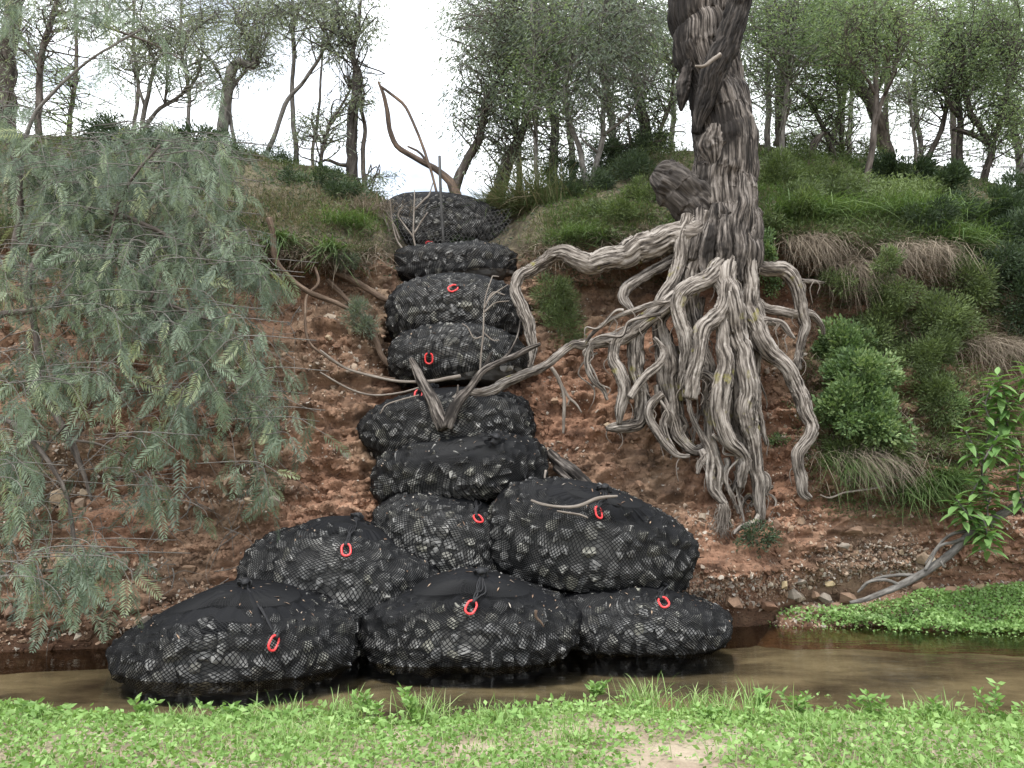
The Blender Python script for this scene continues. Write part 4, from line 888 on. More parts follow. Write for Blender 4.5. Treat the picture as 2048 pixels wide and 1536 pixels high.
LEAF = {  # kind: material, leaf length, width, leaves in a clump, clump radius, hang, fold
 'gum':    ('leaf_gum', .090, .0175, 64, .50, .75),
 'gumfar': ('leaf_gum', .115, .022, 50, .72, .7),
 'wattle': ('leaf_wattle', .062, .0125, 130, .50, .25),
 'wattlefar': ('leaf_wattle', .085, .0165, 92, .74, .25),
 'scrub':  ('leaf_dark', .055, .018, 130, .24, .2),
 'thin':   ('leaf_glare', .080, .0165, 88, .44, .6)}
def crown_mesh(cl, kind, r, off, dens=1.0):
    mat, L, W, n, rad, hang = LEAF[kind]; Cs, Ds, Tn = [], [], []
    for c, s in cl:
        m = max(6, int(n * dens * s)); g = norm(r.normal(size=(m, 3))) * (r.rand(m, 1) ** .45) * rad * s * np.array([1.15, 1.0, .8])
        # leaves sit along a few twigs of the clump
        Cs.append(c + g); d = norm(g + .5 * r.normal(size=(m, 3)) * rad); d[:, 2] = d[:, 2] * (1 - hang) - hang; Ds.append(d)
        Tn.append(np.clip(.5 + .22 * r.normal() + .20 * r.normal(size=m), 0, 1))
    Cs, Ds, Tn = np.vstack(Cs), np.vstack(Ds), np.concatenate(Tn)
    k = .7 + .6 * r.rand(len(Cs)); V, T = leaf_geo(Cs, Ds, L * k, W * k, r)
    return mesh('crown', V - off, tris=T, attrs={'tint': np.repeat(Tn, 4)}), MAT[mat]
TREES = []
def tree(name, label, Y, stems, crowns, kind='gum', mat='bark_grey', group=None, seed=0, dens=1.0, dY=.9, cat='tree', seg=9, limb=True):
    """stems: list of pixel polylines (x, y, half width) at depth Y; crowns: (x, y, rx, ry, clumps, size) in pixels"""
    r = np.random.RandomState(4000 + seed); b0 = P(stems[0][0][0], stems[0][0][1], Y); off = b0
    root = empty(name, label, cat, group, tuple(b0)); pts3 = []
    for k, st in enumerate(stems):
        Yk = Y + (0 if k == 0 else .25 * r.normal())
        pr = rod(st, [Y, Yk]) if k else rod(st, Y)
        if k == 0:
            d = pr[0].copy(); d[2] -= .5; pr = np.vstack([d, pr])
        V, q, t, bk = tube(pr, seg=seg if k == 0 else max(6, seg - 2), step=.11, rough=.14, ridges=.05, freq=1.4, seed=seed + k, wob=.5)
        link('trunk' if k == 0 else 'limb', mesh('trunk' if k == 0 else 'limb', V - off, q, t, attrs={'bark': bk}), MAT[mat], root)
        pts3.append(catmull(pr, 26))
    if crowns:
        A = np.vstack(pts3); cl = []
        for (cx, cy, rx, ry, n, s) in crowns:
            if cx > 900: n = int(n * (.55 if 'far' in kind else .8) + 1)
            for q in range(n):
                a = r.rand() * 6.283; u = 1.35 * r.rand() ** .6
                cl.append((P(cx + rx * u * math.cos(a), cy + ry * u * math.sin(a), Y + dY * r.uniform(-1, 1)), s * (.75 + .5 * r.rand())))
        if limb:
            mb = MB()
            for c, s in cl:
                d = np.linalg.norm(A[:, :3] - c, axis=1) + .9 * np.maximum(0, A[:, 2] - c[2] + .1); j = np.argmin(d); a = A[j, :3]
                if np.linalg.norm(c - a) > 5: continue
                m1 = a * .55 + c * .45 + .16 * r.normal(size=3) + np.array([0, 0, .10]); r0 = min(.015, A[j, 3] * .5)
                V, q, t, bk = tube([(*a, r0), (*m1, r0 * .7), (*c, .005)], seg=5, n=9, wob=1.5, seed=seed); mb.add(V - off, q, t, bark=bk)
                for e in range(3):
                    g = norm(r.normal(size=3)) * .32 * s; mm = c * .5 + m1 * .5
                    V, q, t, bk = tube([(*mm, .0045), (*(c + g * .5), .0035), (*(c + g), .002)], seg=4, n=5); mb.add(V - off, q, t, bark=bk)
            link('branchwork', mb.mesh('branchwork'), MAT[mat], root, 'stuff')
        me, mt = crown_mesh(cl, kind, r, off, dens); link('crown', me, mt, root)
    TREES.append(root); return root

# left, against the white sky
tree('gum_tree', 'dark trunk at the far left edge of the photograph, cut by the frame', 12.6, [[(8, 330, 20), (12, 200, 18), (22, 90, 17), (30, -20, 16), (26, -300, 14)]], [(-20, 60, 60, 120, 26, .8), (40, -90, 120, 90, 30, 1)], 'thin', 'bark_brown', seed=1)
tree('gum_tree', 'slender dark forked tree rising from the pepper foliage at left', 12.3, [[(74, 290, 7), (78, 200, 7), (80, 120, 6.5), (100, 50, 6), (112, 5, 5), (125, -90, 4)], [(78, 125, 4), (60, 95, 3.5), (40, 70, 3)], [(108, 20, 4), (160, 35, 3.6), (230, 60, 3), (310, 90, 2.6), (360, 118, 1.6)], [(82, 130, 3), (50, 105, 2.6), (20, 85, 2)]],
     [(150, 20, 120, 40, 30, .7), (60, 60, 70, 60, 16, .6), (260, 70, 80, 40, 12, .6)], 'thin', 'bark_brown', seed=2)
tree('young_tree', 'bushy grey many stemmed sapling on the left skyline beside pepper fronds', 13.6, [[(280, 300, 5), (285, 240, 5), (296, 190, 4.5), (308, 130, 3.4), (302, 100, 2)], [(284, 262, 4.5), (315, 220, 4), (355, 195, 3.6), (390, 160, 3), (405, 105, 2)], [(290, 215, 3.5), (270, 150, 2.6), (262, 110, 1.8)], [(330, 210, 3), (334, 165, 2.4), (332, 120, 1.6)]],
     [(320, 130, 90, 50, 30, .62), (380, 150, 60, 40, 16, .6), (260, 120, 60, 30, 10, .5)], 'thin', 'bark_grey', seed=3)
tree('gum_tree', 'crooked tree with its trunk bent sharply right on the left skyline', 13.2, [[(438, 330, 13), (446, 250, 12), (455, 190, 11.5), (466, 140, 11), (482, 126, 10), (500, 134, 9), (512, 128, 8), (506, 90, 6), (486, 60, 5), (470, 20, 4)], [(470, 290, 4), (461, 240, 4), (459, 200, 4), (470, 165, 3.6), (492, 140, 3.2), (497, 110, 3), (530, 76, 2.4)], [(458, 195, 3), (420, 120, 2.5), (365, 135, 2.5), (372, 85, 2), (395, 55, 2), (432, 28, 1.6)]],
     [(500, 110, 45, 36, 30, .6), (430, 50, 90, 50, 50, .7), (330, 55, 70, 40, 24, .6), (500, 20, 60, 40, 22, .7)], 'thin', 'bark_grey', seed=4)
tree('young_tree', 'thin leaning stem on the middle left skyline that forks to the right', 13.0, [[(522, 345, 5), (540, 290, 5), (556, 250, 4.8), (576, 200, 4.5), (610, 160, 4), (640, 115, 3.5), (660, 70, 3), (672, 30, 2.4), (680, -30, 2)]], [(660, 60, 50, 50, 22, .6), (610, 10, 60, 40, 16, .6)], 'thin', 'bark_grey', seed=5)
tree('young_tree', 'straight thin stem crossing the leaning one on the left skyline', 13.4, [[(594, 340, 5.5), (590, 280, 5), (584, 190, 4.6), (588, 110, 4), (585, 40, 3.6), (584, -60, 3)]], [(585, 20, 50, 60, 24, .7), (600, -60, 70, 50, 20, .8)], 'thin', 'bark_grey', seed=6)
tree('young_tree', 'short dark bush headed sapling left of the tall broken trunk', 13.0, [[(640, 345, 4), (648, 290, 4), (660, 245, 3.6), (680, 215, 3), (700, 180, 2.2)], [(648, 290, 3), (628, 260, 2.4), (622, 240, 1.8)]], [(625, 275, 34, 34, 16, .55), (650, 228, 30, 22, 10, .5), (690, 60, 40, 70, 18, .6), (700, 250, 26, 40, 10, .5)], 'thin', 'bark_brown', seed=7)
tree('gum_tree', 'tall dark trunk standing alone against the white sky left of the gully', 12.8, [[(706, 420, 13), (704, 340, 12), (703, 270, 11.5), (709, 200, 11), (713, 150, 9), (706, 105, 5), (716, 60, 3.4), (722, 0, 3)], [(712, 160, 5), (706, 95, 3), (690, 40, 2.6)], [(704, 330, 5), (680, 330, 4), (655, 320, 3), (640, 325, 2)]], [(715, 170, 28, 26, 10, .5), (700, 20, 50, 50, 22, .7), (650, 70, 40, 40, 16, .6)], 'thin', 'bark_dark', seed=8)
tree('young_tree', 'wavy thin stem close to the right of the tall dark trunk', 12.9, [[(735, 415, 5.5), (728, 360, 5), (726, 300, 4.6), (730, 260, 4.4), (722, 215, 4), (718, 190, 3)]], [(760, 370, 22, 34, 10, .5), (720, 200, 20, 20, 6, .5)], 'thin', 'bark_brown', seed=9)
tree('dead_tree', 'bare dead tree leaning left in a V above the gully, orange peeling base', 12.9, [[(918, 425, 14), (908, 380, 11), (895, 358, 8.5), (868, 338, 6.6), (830, 316, 6), (796, 294, 5.6), (780, 262, 5.2), (775, 220, 4.8), (766, 185, 4), (757, 163, 2.4)], [(760, 172, 2.4), (785, 190, 3.2), (810, 212, 3.2), (830, 255, 3), (848, 300, 3), (862, 340, 2.8), (876, 395, 2.8)], [(855, 325, 3), (838, 305, 2.5), (815, 293, 2)]], [], 'thin', 'bark_orange', seed=10)
tree('gum_tree', 'leaning brown tree rising right from the dead tree base', 13.3, [[(914, 425, 11), (912, 370, 10), (932, 325, 9.5), (957, 285, 9), (968, 240, 8), (974, 200, 7), (998, 162, 6), (1020, 110, 4.5), (1030, 40, 4)]], [(960, 210, 50, 40, 40, .7), (985, 140, 60, 50, 50, .8), (1000, 50, 70, 60, 60, .9), (930, 60, 40, 60, 22, .6)], 'gum', 'bark_brown', seed=11)
# middle, right of the gully
tree('gum_tree', 'stout leaning trunk at the right shoulder of the gully', 13.6, [[(985, 425, 17), (1000, 370, 15), (1020, 320, 13), (1045, 262, 9), (1070, 200, 7), (1080, 120, 6), (1090, 20, 5)]], [(1010, 300, 60, 60, 40, .7), (1060, 160, 80, 80, 90, .9), (1000, 240, 50, 50, 30, .7), (1050, 30, 90, 60, 70, 1)], 'gum', 'bark_brown', seed=12)
tree('young_tree', 'straight pale pole like stem right of the gully', 12.4, [[(1074, 430, 5), (1072, 330, 4.6), (1071, 250, 4.4), (1069, 160, 4), (1066, 70, 3.4), (1060, -40, 3)]], [(1068, 160, 46, 40, 34, .7), (1090, 70, 60, 60, 40, .8), (1080, 215, 40, 30, 16, .6)], 'wattle', 'bark_grey', seed=13)
tree('gum_tree', 'pale forked tree with two smooth curving stems left of the big tree', 12.3, [[(1178, 425, 8), (1178, 385, 8), (1168, 340, 6.5), (1158, 290, 6), (1138, 240, 6), (1130, 190, 5.6), (1140, 140, 5), (1148, 90, 4.6), (1165, 20, 4), (1168, -60, 3.4)], [(1178, 385, 7), (1192, 330, 6), (1206, 280, 6), (1204, 240, 5.5), (1210, 190, 5), (1198, 110, 4.4), (1205, 40, 3.6), (1225, -40, 3)], [(1206, 270, 4), (1240, 245, 3.4), (1268, 215, 2.6), (1290, 170, 2)], [(1205, 200, 3.4), (1190, 180, 3), (1176, 150, 2.6), (1190, 100, 2)], [(1195, 305, 3), (1170, 285, 2.5), (1160, 270, 2)]],
     [(1160, 60, 90, 70, 90, .9), (1230, 140, 70, 60, 60, .8), (1150, 190, 60, 40, 30, .7), (1240, 30, 80, 60, 60, .9)], 'gum', 'bark_grey', seed=14)
tree('gum_tree', 'dark straight trunk leaning left behind the pale forked tree', 14.6, [[(1300, 320, 13), (1290, 250, 12), (1278, 190, 11), (1268, 110, 10), (1255, 30, 9), (1245, -60, 8)]], [(1260, 60, 90, 80, 100, 1), (1320, 130, 50, 70, 40, .8), (1270, 200, 50, 40, 24, .7)], 'gum', 'bark_dark', seed=15)
tree('young_tree', 'thin slanting stem just left of the big tree trunk', 14.2, [[(1310, 300, 5), (1322, 255, 4.6), (1338, 215, 4.2), (1346, 165, 3.6), (1350, 100, 3)]], [(1340, 140, 40, 60, 30, .8), (1330, 240, 34, 40, 14, .6)], 'wattle', 'bark_brown', seed=16)
tree('gum_tree', 'dark leaning tree behind the twin stems in the middle', 16.0, [[(1105, 340, 10), (1110, 260, 9), (1100, 200, 8), (1120, 120, 7), (1110, 20, 6)], [(1100, 200, 5), (1085, 185, 4), (1100, 150, 3)]], [(1100, 80, 100, 90, 110, 1), (1130, 250, 60, 60, 50, .9), (1040, 280, 50, 50, 30, .8)], 'gumfar', 'bark_dark', seed=17)
tree('gum_tree', 'dense grey green tree filling the gap behind the pale forked tree', 18.5, [[(1230, 350, 9), (1225, 260, 8), (1215, 180, 7), (1220, 80, 6), (1210, -20, 5)]], [(1220, 210, 90, 90, 100, 1), (1180, 60, 120, 80, 110, 1.1), (1230, 305, 60, 40, 40, .8)], 'gumfar', 'bark_dark', seed=18)
tree('wattle_tree', 'small leafy bush tree on the skyline left of the burl', 14.4, [[(1265, 330, 4), (1262, 290, 4), (1255, 255, 3)], [(1263, 300, 3), (1285, 270, 2.5)]], [(1260, 290, 50, 34, 40, .7), (1220, 320, 40, 30, 24, .6)], 'scrub', 'bark_brown', seed=19)
# right of the big tree
tree('wattle_tree', 'pale thin straight stem right beside the big trunk', 12.6, [[(1566, 345, 6), (1566, 280, 5.6), (1572, 200, 5.2), (1582, 120, 4.8), (1592, 20, 4), (1596, -60, 3.4)]], [(1580, 60, 70, 70, 60, .8), (1560, 150, 50, 50, 24, .7)], 'wattle', 'bark_grey', seed=20)
tree('wattle_tree', 'thin grey stem nearest behind the big trunk', 13.4, [[(1534, 310, 6.5), (1538, 220, 6), (1536, 140, 5.6), (1540, 60, 5), (1534, -40, 4)], [(1550, 290, 5), (1570, 240, 4), (1582, 200, 3)]], [(1530, 60, 60, 80, 60, .9), (1520, 160, 40, 60, 24, .7)], 'gum', 'bark_grey', seed=21)
tree('gum_tree', 'dark rough trunk between the thin stems behind the big tree', 14.2, [[(1560, 320, 11), (1558, 240, 10), (1562, 160, 9), (1572, 90, 8), (1580, 0, 7), (1585, -80, 6)], [(1570, 100, 5), (1600, 66, 5), (1640, 45, 4.6), (1690, 30, 4)]], [(1600, 40, 90, 60, 80, .9), (1610, 150, 50, 60, 30, .7)], 'wattle', 'bark_dark', seed=22)
tree('gum_tree', 'slender brown tree growing out of the green slope at right', 11.9, [[(1716, 445, 8), (1722, 410, 7), (1736, 350, 6.6), (1744, 290, 6.4), (1752, 220, 6), (1752, 140, 5.6), (1748, 60, 5), (1755, -40, 4)], [(1750, 250, 4.6), (1765, 200, 4.4), (1786, 150, 4), (1798, 100, 3.6), (1800, 40, 3)], [(1750, 190, 3.4), (1730, 150, 3), (1712, 130, 2)], [(1752, 130, 3), (1730, 90, 2.6), (1724, 60, 2)]], [(1760, 30, 90, 50, 70, .8), (1790, 110, 60, 40, 36, .7), (1700, 70, 50, 50, 36, .7)], 'wattle', 'bark_brown', seed=23)
tree('gum_tree', 'thick dark trunk leaning left behind the slender brown tree', 14.6, [[(1775, 330, 15), (1762, 270, 14), (1742, 210, 13), (1718, 160, 12), (1700, 110, 10), (1690, 40, 8), (1684, -40, 7)], [(1740, 205, 6), (1762, 165, 5), (1770, 120, 4)]], [(1700, 60, 90, 60, 90, 1), (1650, 110, 70, 50, 60, .9), (1730, 140, 60, 40, 40, .8)], 'wattle', 'bark_brown', seed=24)
tree('tree_stump', 'short broken dark stump on the right skyline', 13.4, [[(1616, 345, 9), (1620, 315, 8.5), (1627, 288, 8), (1640, 270, 6), (1646, 266, 3)]], [], 'gum', 'bark_dark', seed=25, cat='stump')
tree('wattle_tree', 'thin leaning forked stem beside the broken stump', 14.0, [[(1676, 335, 5), (1658, 285, 5), (1640, 240, 4.6), (1618, 205, 4), (1600, 180, 3)], [(1645, 255, 3.4), (1672, 285, 3), (1690, 290, 2.6)], [(1632, 225, 3), (1640, 190, 2.4)]], [(1620, 190, 50, 36, 34, .7), (1680, 220, 34, 30, 16, .6)], 'wattle', 'bark_dark', seed=26)
tree('wattle_tree', 'thin upright stem between the stump and the slender brown tree', 14.2, [[(1684, 330, 4.6), (1682, 260, 4.4), (1678, 180, 4), (1672, 100, 3.6), (1670, 0, 3)]], [(1676, 150, 46, 50, 36, .8), (1660, 40, 60, 50, 44, .9), (1700, 280, 36, 30, 14, .5)], 'wattle', 'bark_dark', seed=27)
tree('wattle_tree', 'dark slanting stem left of the twisted trees at right', 14.0, [[(1852, 330, 6), (1872, 285, 5.6), (1888, 240, 5.2), (1893, 190, 4.6), (1888, 140, 4), (1900, 60, 3.4)]], [(1880, 120, 70, 60, 60, .9), (1840, 200, 50, 40, 24, .7)], 'wattle', 'bark_dark', seed=28)
tree('wattle_tree', 'twisted dark tree leaning across the sky gap at far right', 13.8, [[(1925, 400, 7), (1926, 360, 6.8), (1918, 310, 6.5), (1922, 250, 6), (1914, 190, 5.5), (1898, 140, 5), (1890, 100, 4), (1870, 20, 3.4)], [(1920, 235, 5), (1895, 205, 5), (1892, 170, 4.6), (1920, 130, 4), (1950, 85, 3.2)], [(1922, 260, 4), (1950, 270, 4), (1980, 295, 4), (1985, 310, 4)]], [(1930, 90, 80, 60, 70, .9), (1960, 170, 60, 50, 40, .8)], 'wattle', 'bark_dark', seed=29)
tree('wattle_tree', 'bent dark tree nearest the right edge of the sky gap', 13.6, [[(1962, 390, 8), (1975, 340, 7.6), (1984, 300, 7), (1966, 260, 6.4), (1945, 230, 6), (1930, 190, 5.4), (1908, 150, 4.6)], [(1984, 300, 5), (1998, 250, 4.6), (2010, 200, 4), (2020, 120, 3.4)], [(1980, 290, 4.6), (1940, 268, 4.4), (1905, 258, 4)]], [(2010, 150, 60, 80, 70, .9), (1990, 60, 80, 60, 70, 1), (2030, 250, 50, 50, 40, .8)], 'wattle', 'bark_dark', seed=30)
tree('wattle_tree', 'pale thin sapling on the hedge mound at right', 13.6, [[(1832, 340, 3.6), (1830, 280, 3.4), (1822, 220, 3), (1815, 160, 2.4)]], [(1822, 190, 34, 40, 18, .6)], 'thin', 'bark_grey', seed=31)
# further back on the flat
BACKT = [('tall gum with a grey trunk behind the big tree on the flat', 19, 1480, 320, 9, [(1470, 60, 120, 90, 130, 1.1), (1500, 210, 70, 70, 50, .9)], 'gumfar'),
 ('bushy wattle with feathery crown above the slender brown tree', 18, 1790, 330, 7, [(1820, 60, 130, 70, 150, 1.1), (1780, 180, 70, 50, 40, .8)], 'wattlefar'),
 ('feathery wattle crown hanging over the top right corner', 16, 2040, 350, 9, [(1990, 60, 110, 80, 150, 1.1), (2060, 180, 60, 90, 80, 1), (2000, 240, 50, 40, 24, .8)], 'wattlefar'),
 ('light green wattle crown above the leaning thick trunk', 17, 1640, 330, 7, [(1640, 50, 110, 60, 130, 1.1), (1600, 230, 50, 50, 24, .8)], 'wattlefar'),
 ('olive gum crown above the twisted trees at right', 20, 1910, 350, 8, [(1900, 50, 110, 70, 120, 1.1), (1930, 170, 70, 40, 34, .9)], 'gumfar'),
 ('dim distant gum between the big tree and the dark leaning trunk', 22, 1350, 330, 7, [(1350, 60, 90, 90, 90, 1.1), (1340, 220, 50, 50, 24, .8)], 'gumfar'),
 ('dense drooping gum crown above the twin stemmed tree', 20, 1140, 350, 8, [(1130, 30, 130, 60, 110, 1.1), (1080, 130, 80, 60, 70, 1)], 'gumfar'),
 ('drooping gum crown right of the open sky', 17, 1030, 380, 7, [(960, 30, 60, 50, 36, .8), (1010, 110, 60, 80, 70, .9), (930, 230, 36, 40, 14, .6)], 'gumfar'),
 ('distant scrubby tree low between the right hand trunks', 24, 1700, 330, 6, [(1700, 270, 120, 44, 110, .8), (1600, 285, 60, 40, 60, .7)], 'wattlefar'),
 ('thin crowned distant tree low behind the sky gap at right', 25, 1870, 340, 6, [(1860, 260, 80, 50, 70, .7), (1980, 320, 70, 50, 60, .7)], 'gumfar'),
 ('pale thin crowned tree high in the left sky', 19, 250, 300, 5, [(240, 20, 140, 50, 40, .8), (330, 100, 80, 40, 18, .6)], 'thin'),
 ('gum painted pale with glare behind the crooked tree at left', 21, 400, 310, 5, [(420, 20, 120, 50, 44, .9), (520, 70, 60, 60, 20, .7)], 'thin'),
 ('spindly tree between the two thin left stems', 20, 630, 360, 4, [(640, 10, 80, 50, 26, .8), (560, 30, 60, 40, 16, .6)], 'thin'),
 ('feathery tree behind the left edge trunk', 17, 140, 320, 6, [(60, 150, 110, 60, 40, .8), (150, 220, 90, 40, 24, .7)], 'wattlefar')]
for k, (lab, Y, x, y, h, cr, kd) in enumerate(BACKT):
    r = np.random.RandomState(k + 70); xs = x + np.cumsum(r.normal(size=6) * 9)
    tree('gum_tree' if 'gum' in kd or kd == 'thin' else 'wattle_tree', lab, Y, [[(xs[i], y + 40 - i * 85, h * (1 - .13 * i)) for i in range(6)]], cr, kd, ['bark_dark', 'bark_brown', 'bark_grey'][k % 3], seed=100 + k, dY=1.6)
# ------------------------------------------------------------------ shrubs and ground cover on the bank
def surf(px, py, up=0.0):
    h = hitY(px, py)
    return None if h is None else h + np.array([0, -.02, up])
def bush(name, label, regs, kind_mat, L, W, n, seed, cat='bush', depth=.35, dirs='out', group=None, front=.1, stems=5, Yfix=None, stemmat='bark_brown'):
    """regs: (x, y, rx, ry, share) pixel ellipses of foliage standing in front of the bank"""
    r = np.random.RandomState(6000 + seed); Cs, Ds, Tn = [], [], []; cents = []
    for (cx, cy, rx, ry, sh) in regs:
        h = hitY(cx, cy); Yc = Yfix if Yfix else (h[1] if h is not None else float(bankY(cx, cy)[0])); Yc -= front
        c = P(cx, cy, Yc); a, c2 = rx / F * Yc, ry / F * Yc; cents.append((c, a, c2))
        nc = max(5, int(26 * sh * max(1, a * c2 * 6))); cc = norm(r.normal(size=(nc, 3))) * (r.rand(nc, 1) ** .33) * np.array([a, depth, c2]) * .95
        m = int(n * sh); w_ = r.randint(0, nc, m); sz = .30 * (a + c2) * (.6 + .8 * r.rand(nc)) * min(1, 2.2 / math.sqrt(nc) * 1.6)
        g = norm(r.normal(size=(m, 3))) * (.35 + .65 * r.rand(m, 1)) * sz[w_][:, None]
        p = c + cc[w_] + g; d = norm(g + .35 * sz.mean() * r.normal(size=(m, 3)) + cc[w_] * .35)
        Cs.append(p); Ds.append(d + np.array([0, 0, .25])); Tn.append(np.clip(.45 + .16 * r.normal(size=nc)[w_] + .2 * r.normal(size=m), 0, 1))
    Cs, Ds, Tn = np.vstack(Cs), np.vstack(Ds), np.concatenate(Tn); k = .7 + .6 * r.rand(len(Cs))
    V, T = leaf_geo(Cs, Ds, L * k, W * k, r); o0 = cents[0][0] - np.array([0, 0, cents[0][2]])
    root = empty(name, label, cat, group, tuple(o0))
    link('foliage', mesh('foliage', V - o0, tris=T, attrs={'tint': np.repeat(Tn, 4)}), MAT[kind_mat], root)
    if stems:
        mb = MB()
        for (c, a, c2) in cents:
            for q in range(stems):
                t = c + norm(r.normal(size=3)) * np.array([a, depth, c2]) * .8; b = c + np.array([.2 * a * r.normal(), .25, -c2 * .9])
                m1 = .5 * (t + b) + .1 * r.normal(size=3) * a
                V, q_, t_, bk = tube([(*b, .007), (*m1, .005), (*t, .002)], seg=5, n=8, wob=1); mb.add(V - o0, q_, t_, bark=bk)
        link('stem', mb.mesh('stem'), MAT[stemmat], root, 'stuff')
    return root
def tussock(name, label, px, py, n, L, W, spread_, bend, mat, seed, updir=(0, -.25, 1), jit=.5, cat='grass tuft', group=None, Y=None, tmean=.5, up=0):
    r = np.random.RandomState(7000 + seed)
    c = P(px, py, Y) if Y else surf(px, py)
    if c is None: return None
    C = c + r.normal(size=(n, 3)) * np.array([spread_, spread_ * .5, spread_ * .18]); D = norm(np.array(updir) + jit * r.normal(size=(n, 3)))
    k = .5 + .7 * r.rand(n); V, Q, T = blade_geo(C, D, L * k, W * (.7 + .5 * r.rand(n)), bend * (.6 + .8 * r.rand(n)), r)
    me = mesh(name, V - c, Q, T, attrs={'tint': np.repeat(np.clip(tmean + .22 * r.normal(size=n), 0, 1), 7)})
    o = link(name, me, MAT[mat], loc=tuple(c)); tag(o, label, cat, group); return o

# grass and litter growing over the rim and slopes (countless)
r = np.random.RandomState(21)
def grass_cover(name, n, L, W, bend, mat, pick, label, seed, jit=.45, tm=.5, hang=0.0, trange=(230, 338)):
    r = np.random.RandomState(seed)
    ci = r.randint(30, len(cols) - 30, n * 5); ti = r.randint(trange[0], trange[1], n * 5)
    k = r.rand(n * 5) < pick(cols[ci], tt[ti], BK[ci, ti]); ci, ti = ci[k][:n], ti[k][:n]
    f = r.rand(len(ci), 1); C = BK[ci, ti] * (1 - f) + BK[np.clip(ci + 1, 0, nc - 1), ti] * f
    D = norm(np.array([0, -.25, 1.0]) * (1 - hang) + np.array([0, -.7, .2]) * hang + jit * r.normal(size=C.shape))
    q = .4 + .8 * r.rand(len(C)); tn = np.clip(tm + .35 * fbm(C * 1.6, 3, seed) + .18 * r.normal(size=len(C)), 0, 1)
    V, Q, T = blade_geo(C - D * .01, D, L * q, W, bend * (.5 + r.rand(len(C))), r)
    o = link(name, mesh(name, V, Q, T, attrs={'tint': np.repeat(tn, 7)}), MAT[mat]); tag(o, label, 'grass', kind='stuff')
clump = lambda B, s, sd: np.clip(.5 + 1.5 * fbm(B * s, 3, sd), .03, 1)
grass_cover('rim_grass', 30000, .24, .006, .55, 'grass_mixed', lambda px, t, B: clump(B, 1.3, 1) * np.clip((t - 5.35) / .5, 0, 1) * np.where((px > 770) & (px < 1040), .12, 1) * np.where(px > 1500, .45, 1), 'mixed green and dry grass over the bank top', 31, tm=.60)
grass_cover('slope_grass', 24000, .26, .008, .7, 'grass', lambda px, t, B: clump(B, 1.1, 9) * np.where(px > 1480, 1, np.where((px > 1090), .42, .16)) * np.clip((t - 5.8) / .3, 0, 1) * np.where((px > 770) & (px < 1040), 0, 1), 'lush green grass on the slope right of the big tree', 32, tm=.42)
grass_cover('rim_thatch', 15000, .26, .006, .55, 'grass_dry', lambda px, t, B: clump(B, 1.6, 15) * np.clip(1 - np.abs(t - 5.85) / .55, 0, 1) * np.where((px > 780) & (px < 1035), .1, 1) * np.where(px > 1560, .5, 1), 'grey dead thatch hanging over the rim of the bank', 33, hang=.85, tm=.42)
grass_cover('bank_scrub_grass', 16000, .20, .006, .6, 'grass_dry', lambda px, t, B: clump(B, 1.4, 19) * np.where(px > 1600, 1, 0) * np.clip((t - 1.9) / .5, 0, 1), 'dry grass tangled on the steep right bank', 34, hang=.6, tm=.5, trange=(100, 262))
def litter_cover(n, seed):
    r = np.random.RandomState(seed); ci = r.randint(30, len(cols) - 30, n); ti = r.randint(225, 338, n); C = BK[ci, ti] + r.normal(size=(n, 3)) * .02
    D = norm(r.normal(size=(n, 3)) * np.array([1, 1, .5]) + np.array([0, 0, .3])); keep = np.clip(.5 + 1.2 * fbm(C * 1.5, 3, seed), 0, 1) > r.rand(n); C, D = C[keep], D[keep]
    V, T = leaf_geo(C, D, .05 + .05 * r.rand(len(C)), .016, r)
    o = link('herb_cover', mesh('herb_cover', V, tris=T, attrs={'tint': np.repeat(r.rand(len(C)), 4)}), MAT['leaf_dark']); tag(o, 'small dark leafy herbs creeping over the bank top', 'ground cover', kind='stuff')
litter_cover(52000, 35)
def bank_creeper(n, seed):
    r = np.random.RandomState(seed); ci = r.randint(30, len(cols) - 30, n * 4); ti = r.randint(70, 300, n * 4); C = BK[ci, ti]; px, t = cols[ci], tt[ti]
    k = r.rand(n * 4) < np.clip((px - 1590 - 60 * vnoise(C * 1.5, 3)) / 80, 0, 1) * np.clip((t - 1.55 - .5 * vnoise(C * 1.3, 4)) / .5, 0, 1) * np.clip(.6 + 1.5 * fbm(C * np.array([1.7, 1.7, 1.4]), 3, seed), .08, 1)
    C = C[k][:n]; n = len(C); h = .16 * np.clip(.4 + fbm(C * 3, 2, 6), 0, 1)[:, None] * r.rand(n, 1)
    C = C + np.array([0, -1, .35]) * h + .02 * r.normal(size=(n, 3)); D = norm(r.normal(size=(n, 3)) + np.array([0, -.6, .2])); V, T = leaf_geo(C, D, .035 + .03 * r.rand(n), .013, r)
    tn = np.clip(.42 + .5 * fbm(C * 1.2, 3, 9) + .16 * r.normal(size=n), 0, 1)
    o = link('bank_creeper', mesh('bank_creeper', V, tris=T, attrs={'tint': np.repeat(tn, 4)}), MAT['leaf_scramble']); tag(o, 'tangled green creeper over the steep right bank', 'ground cover', kind='stuff')
bank_creeper(105000, 36)
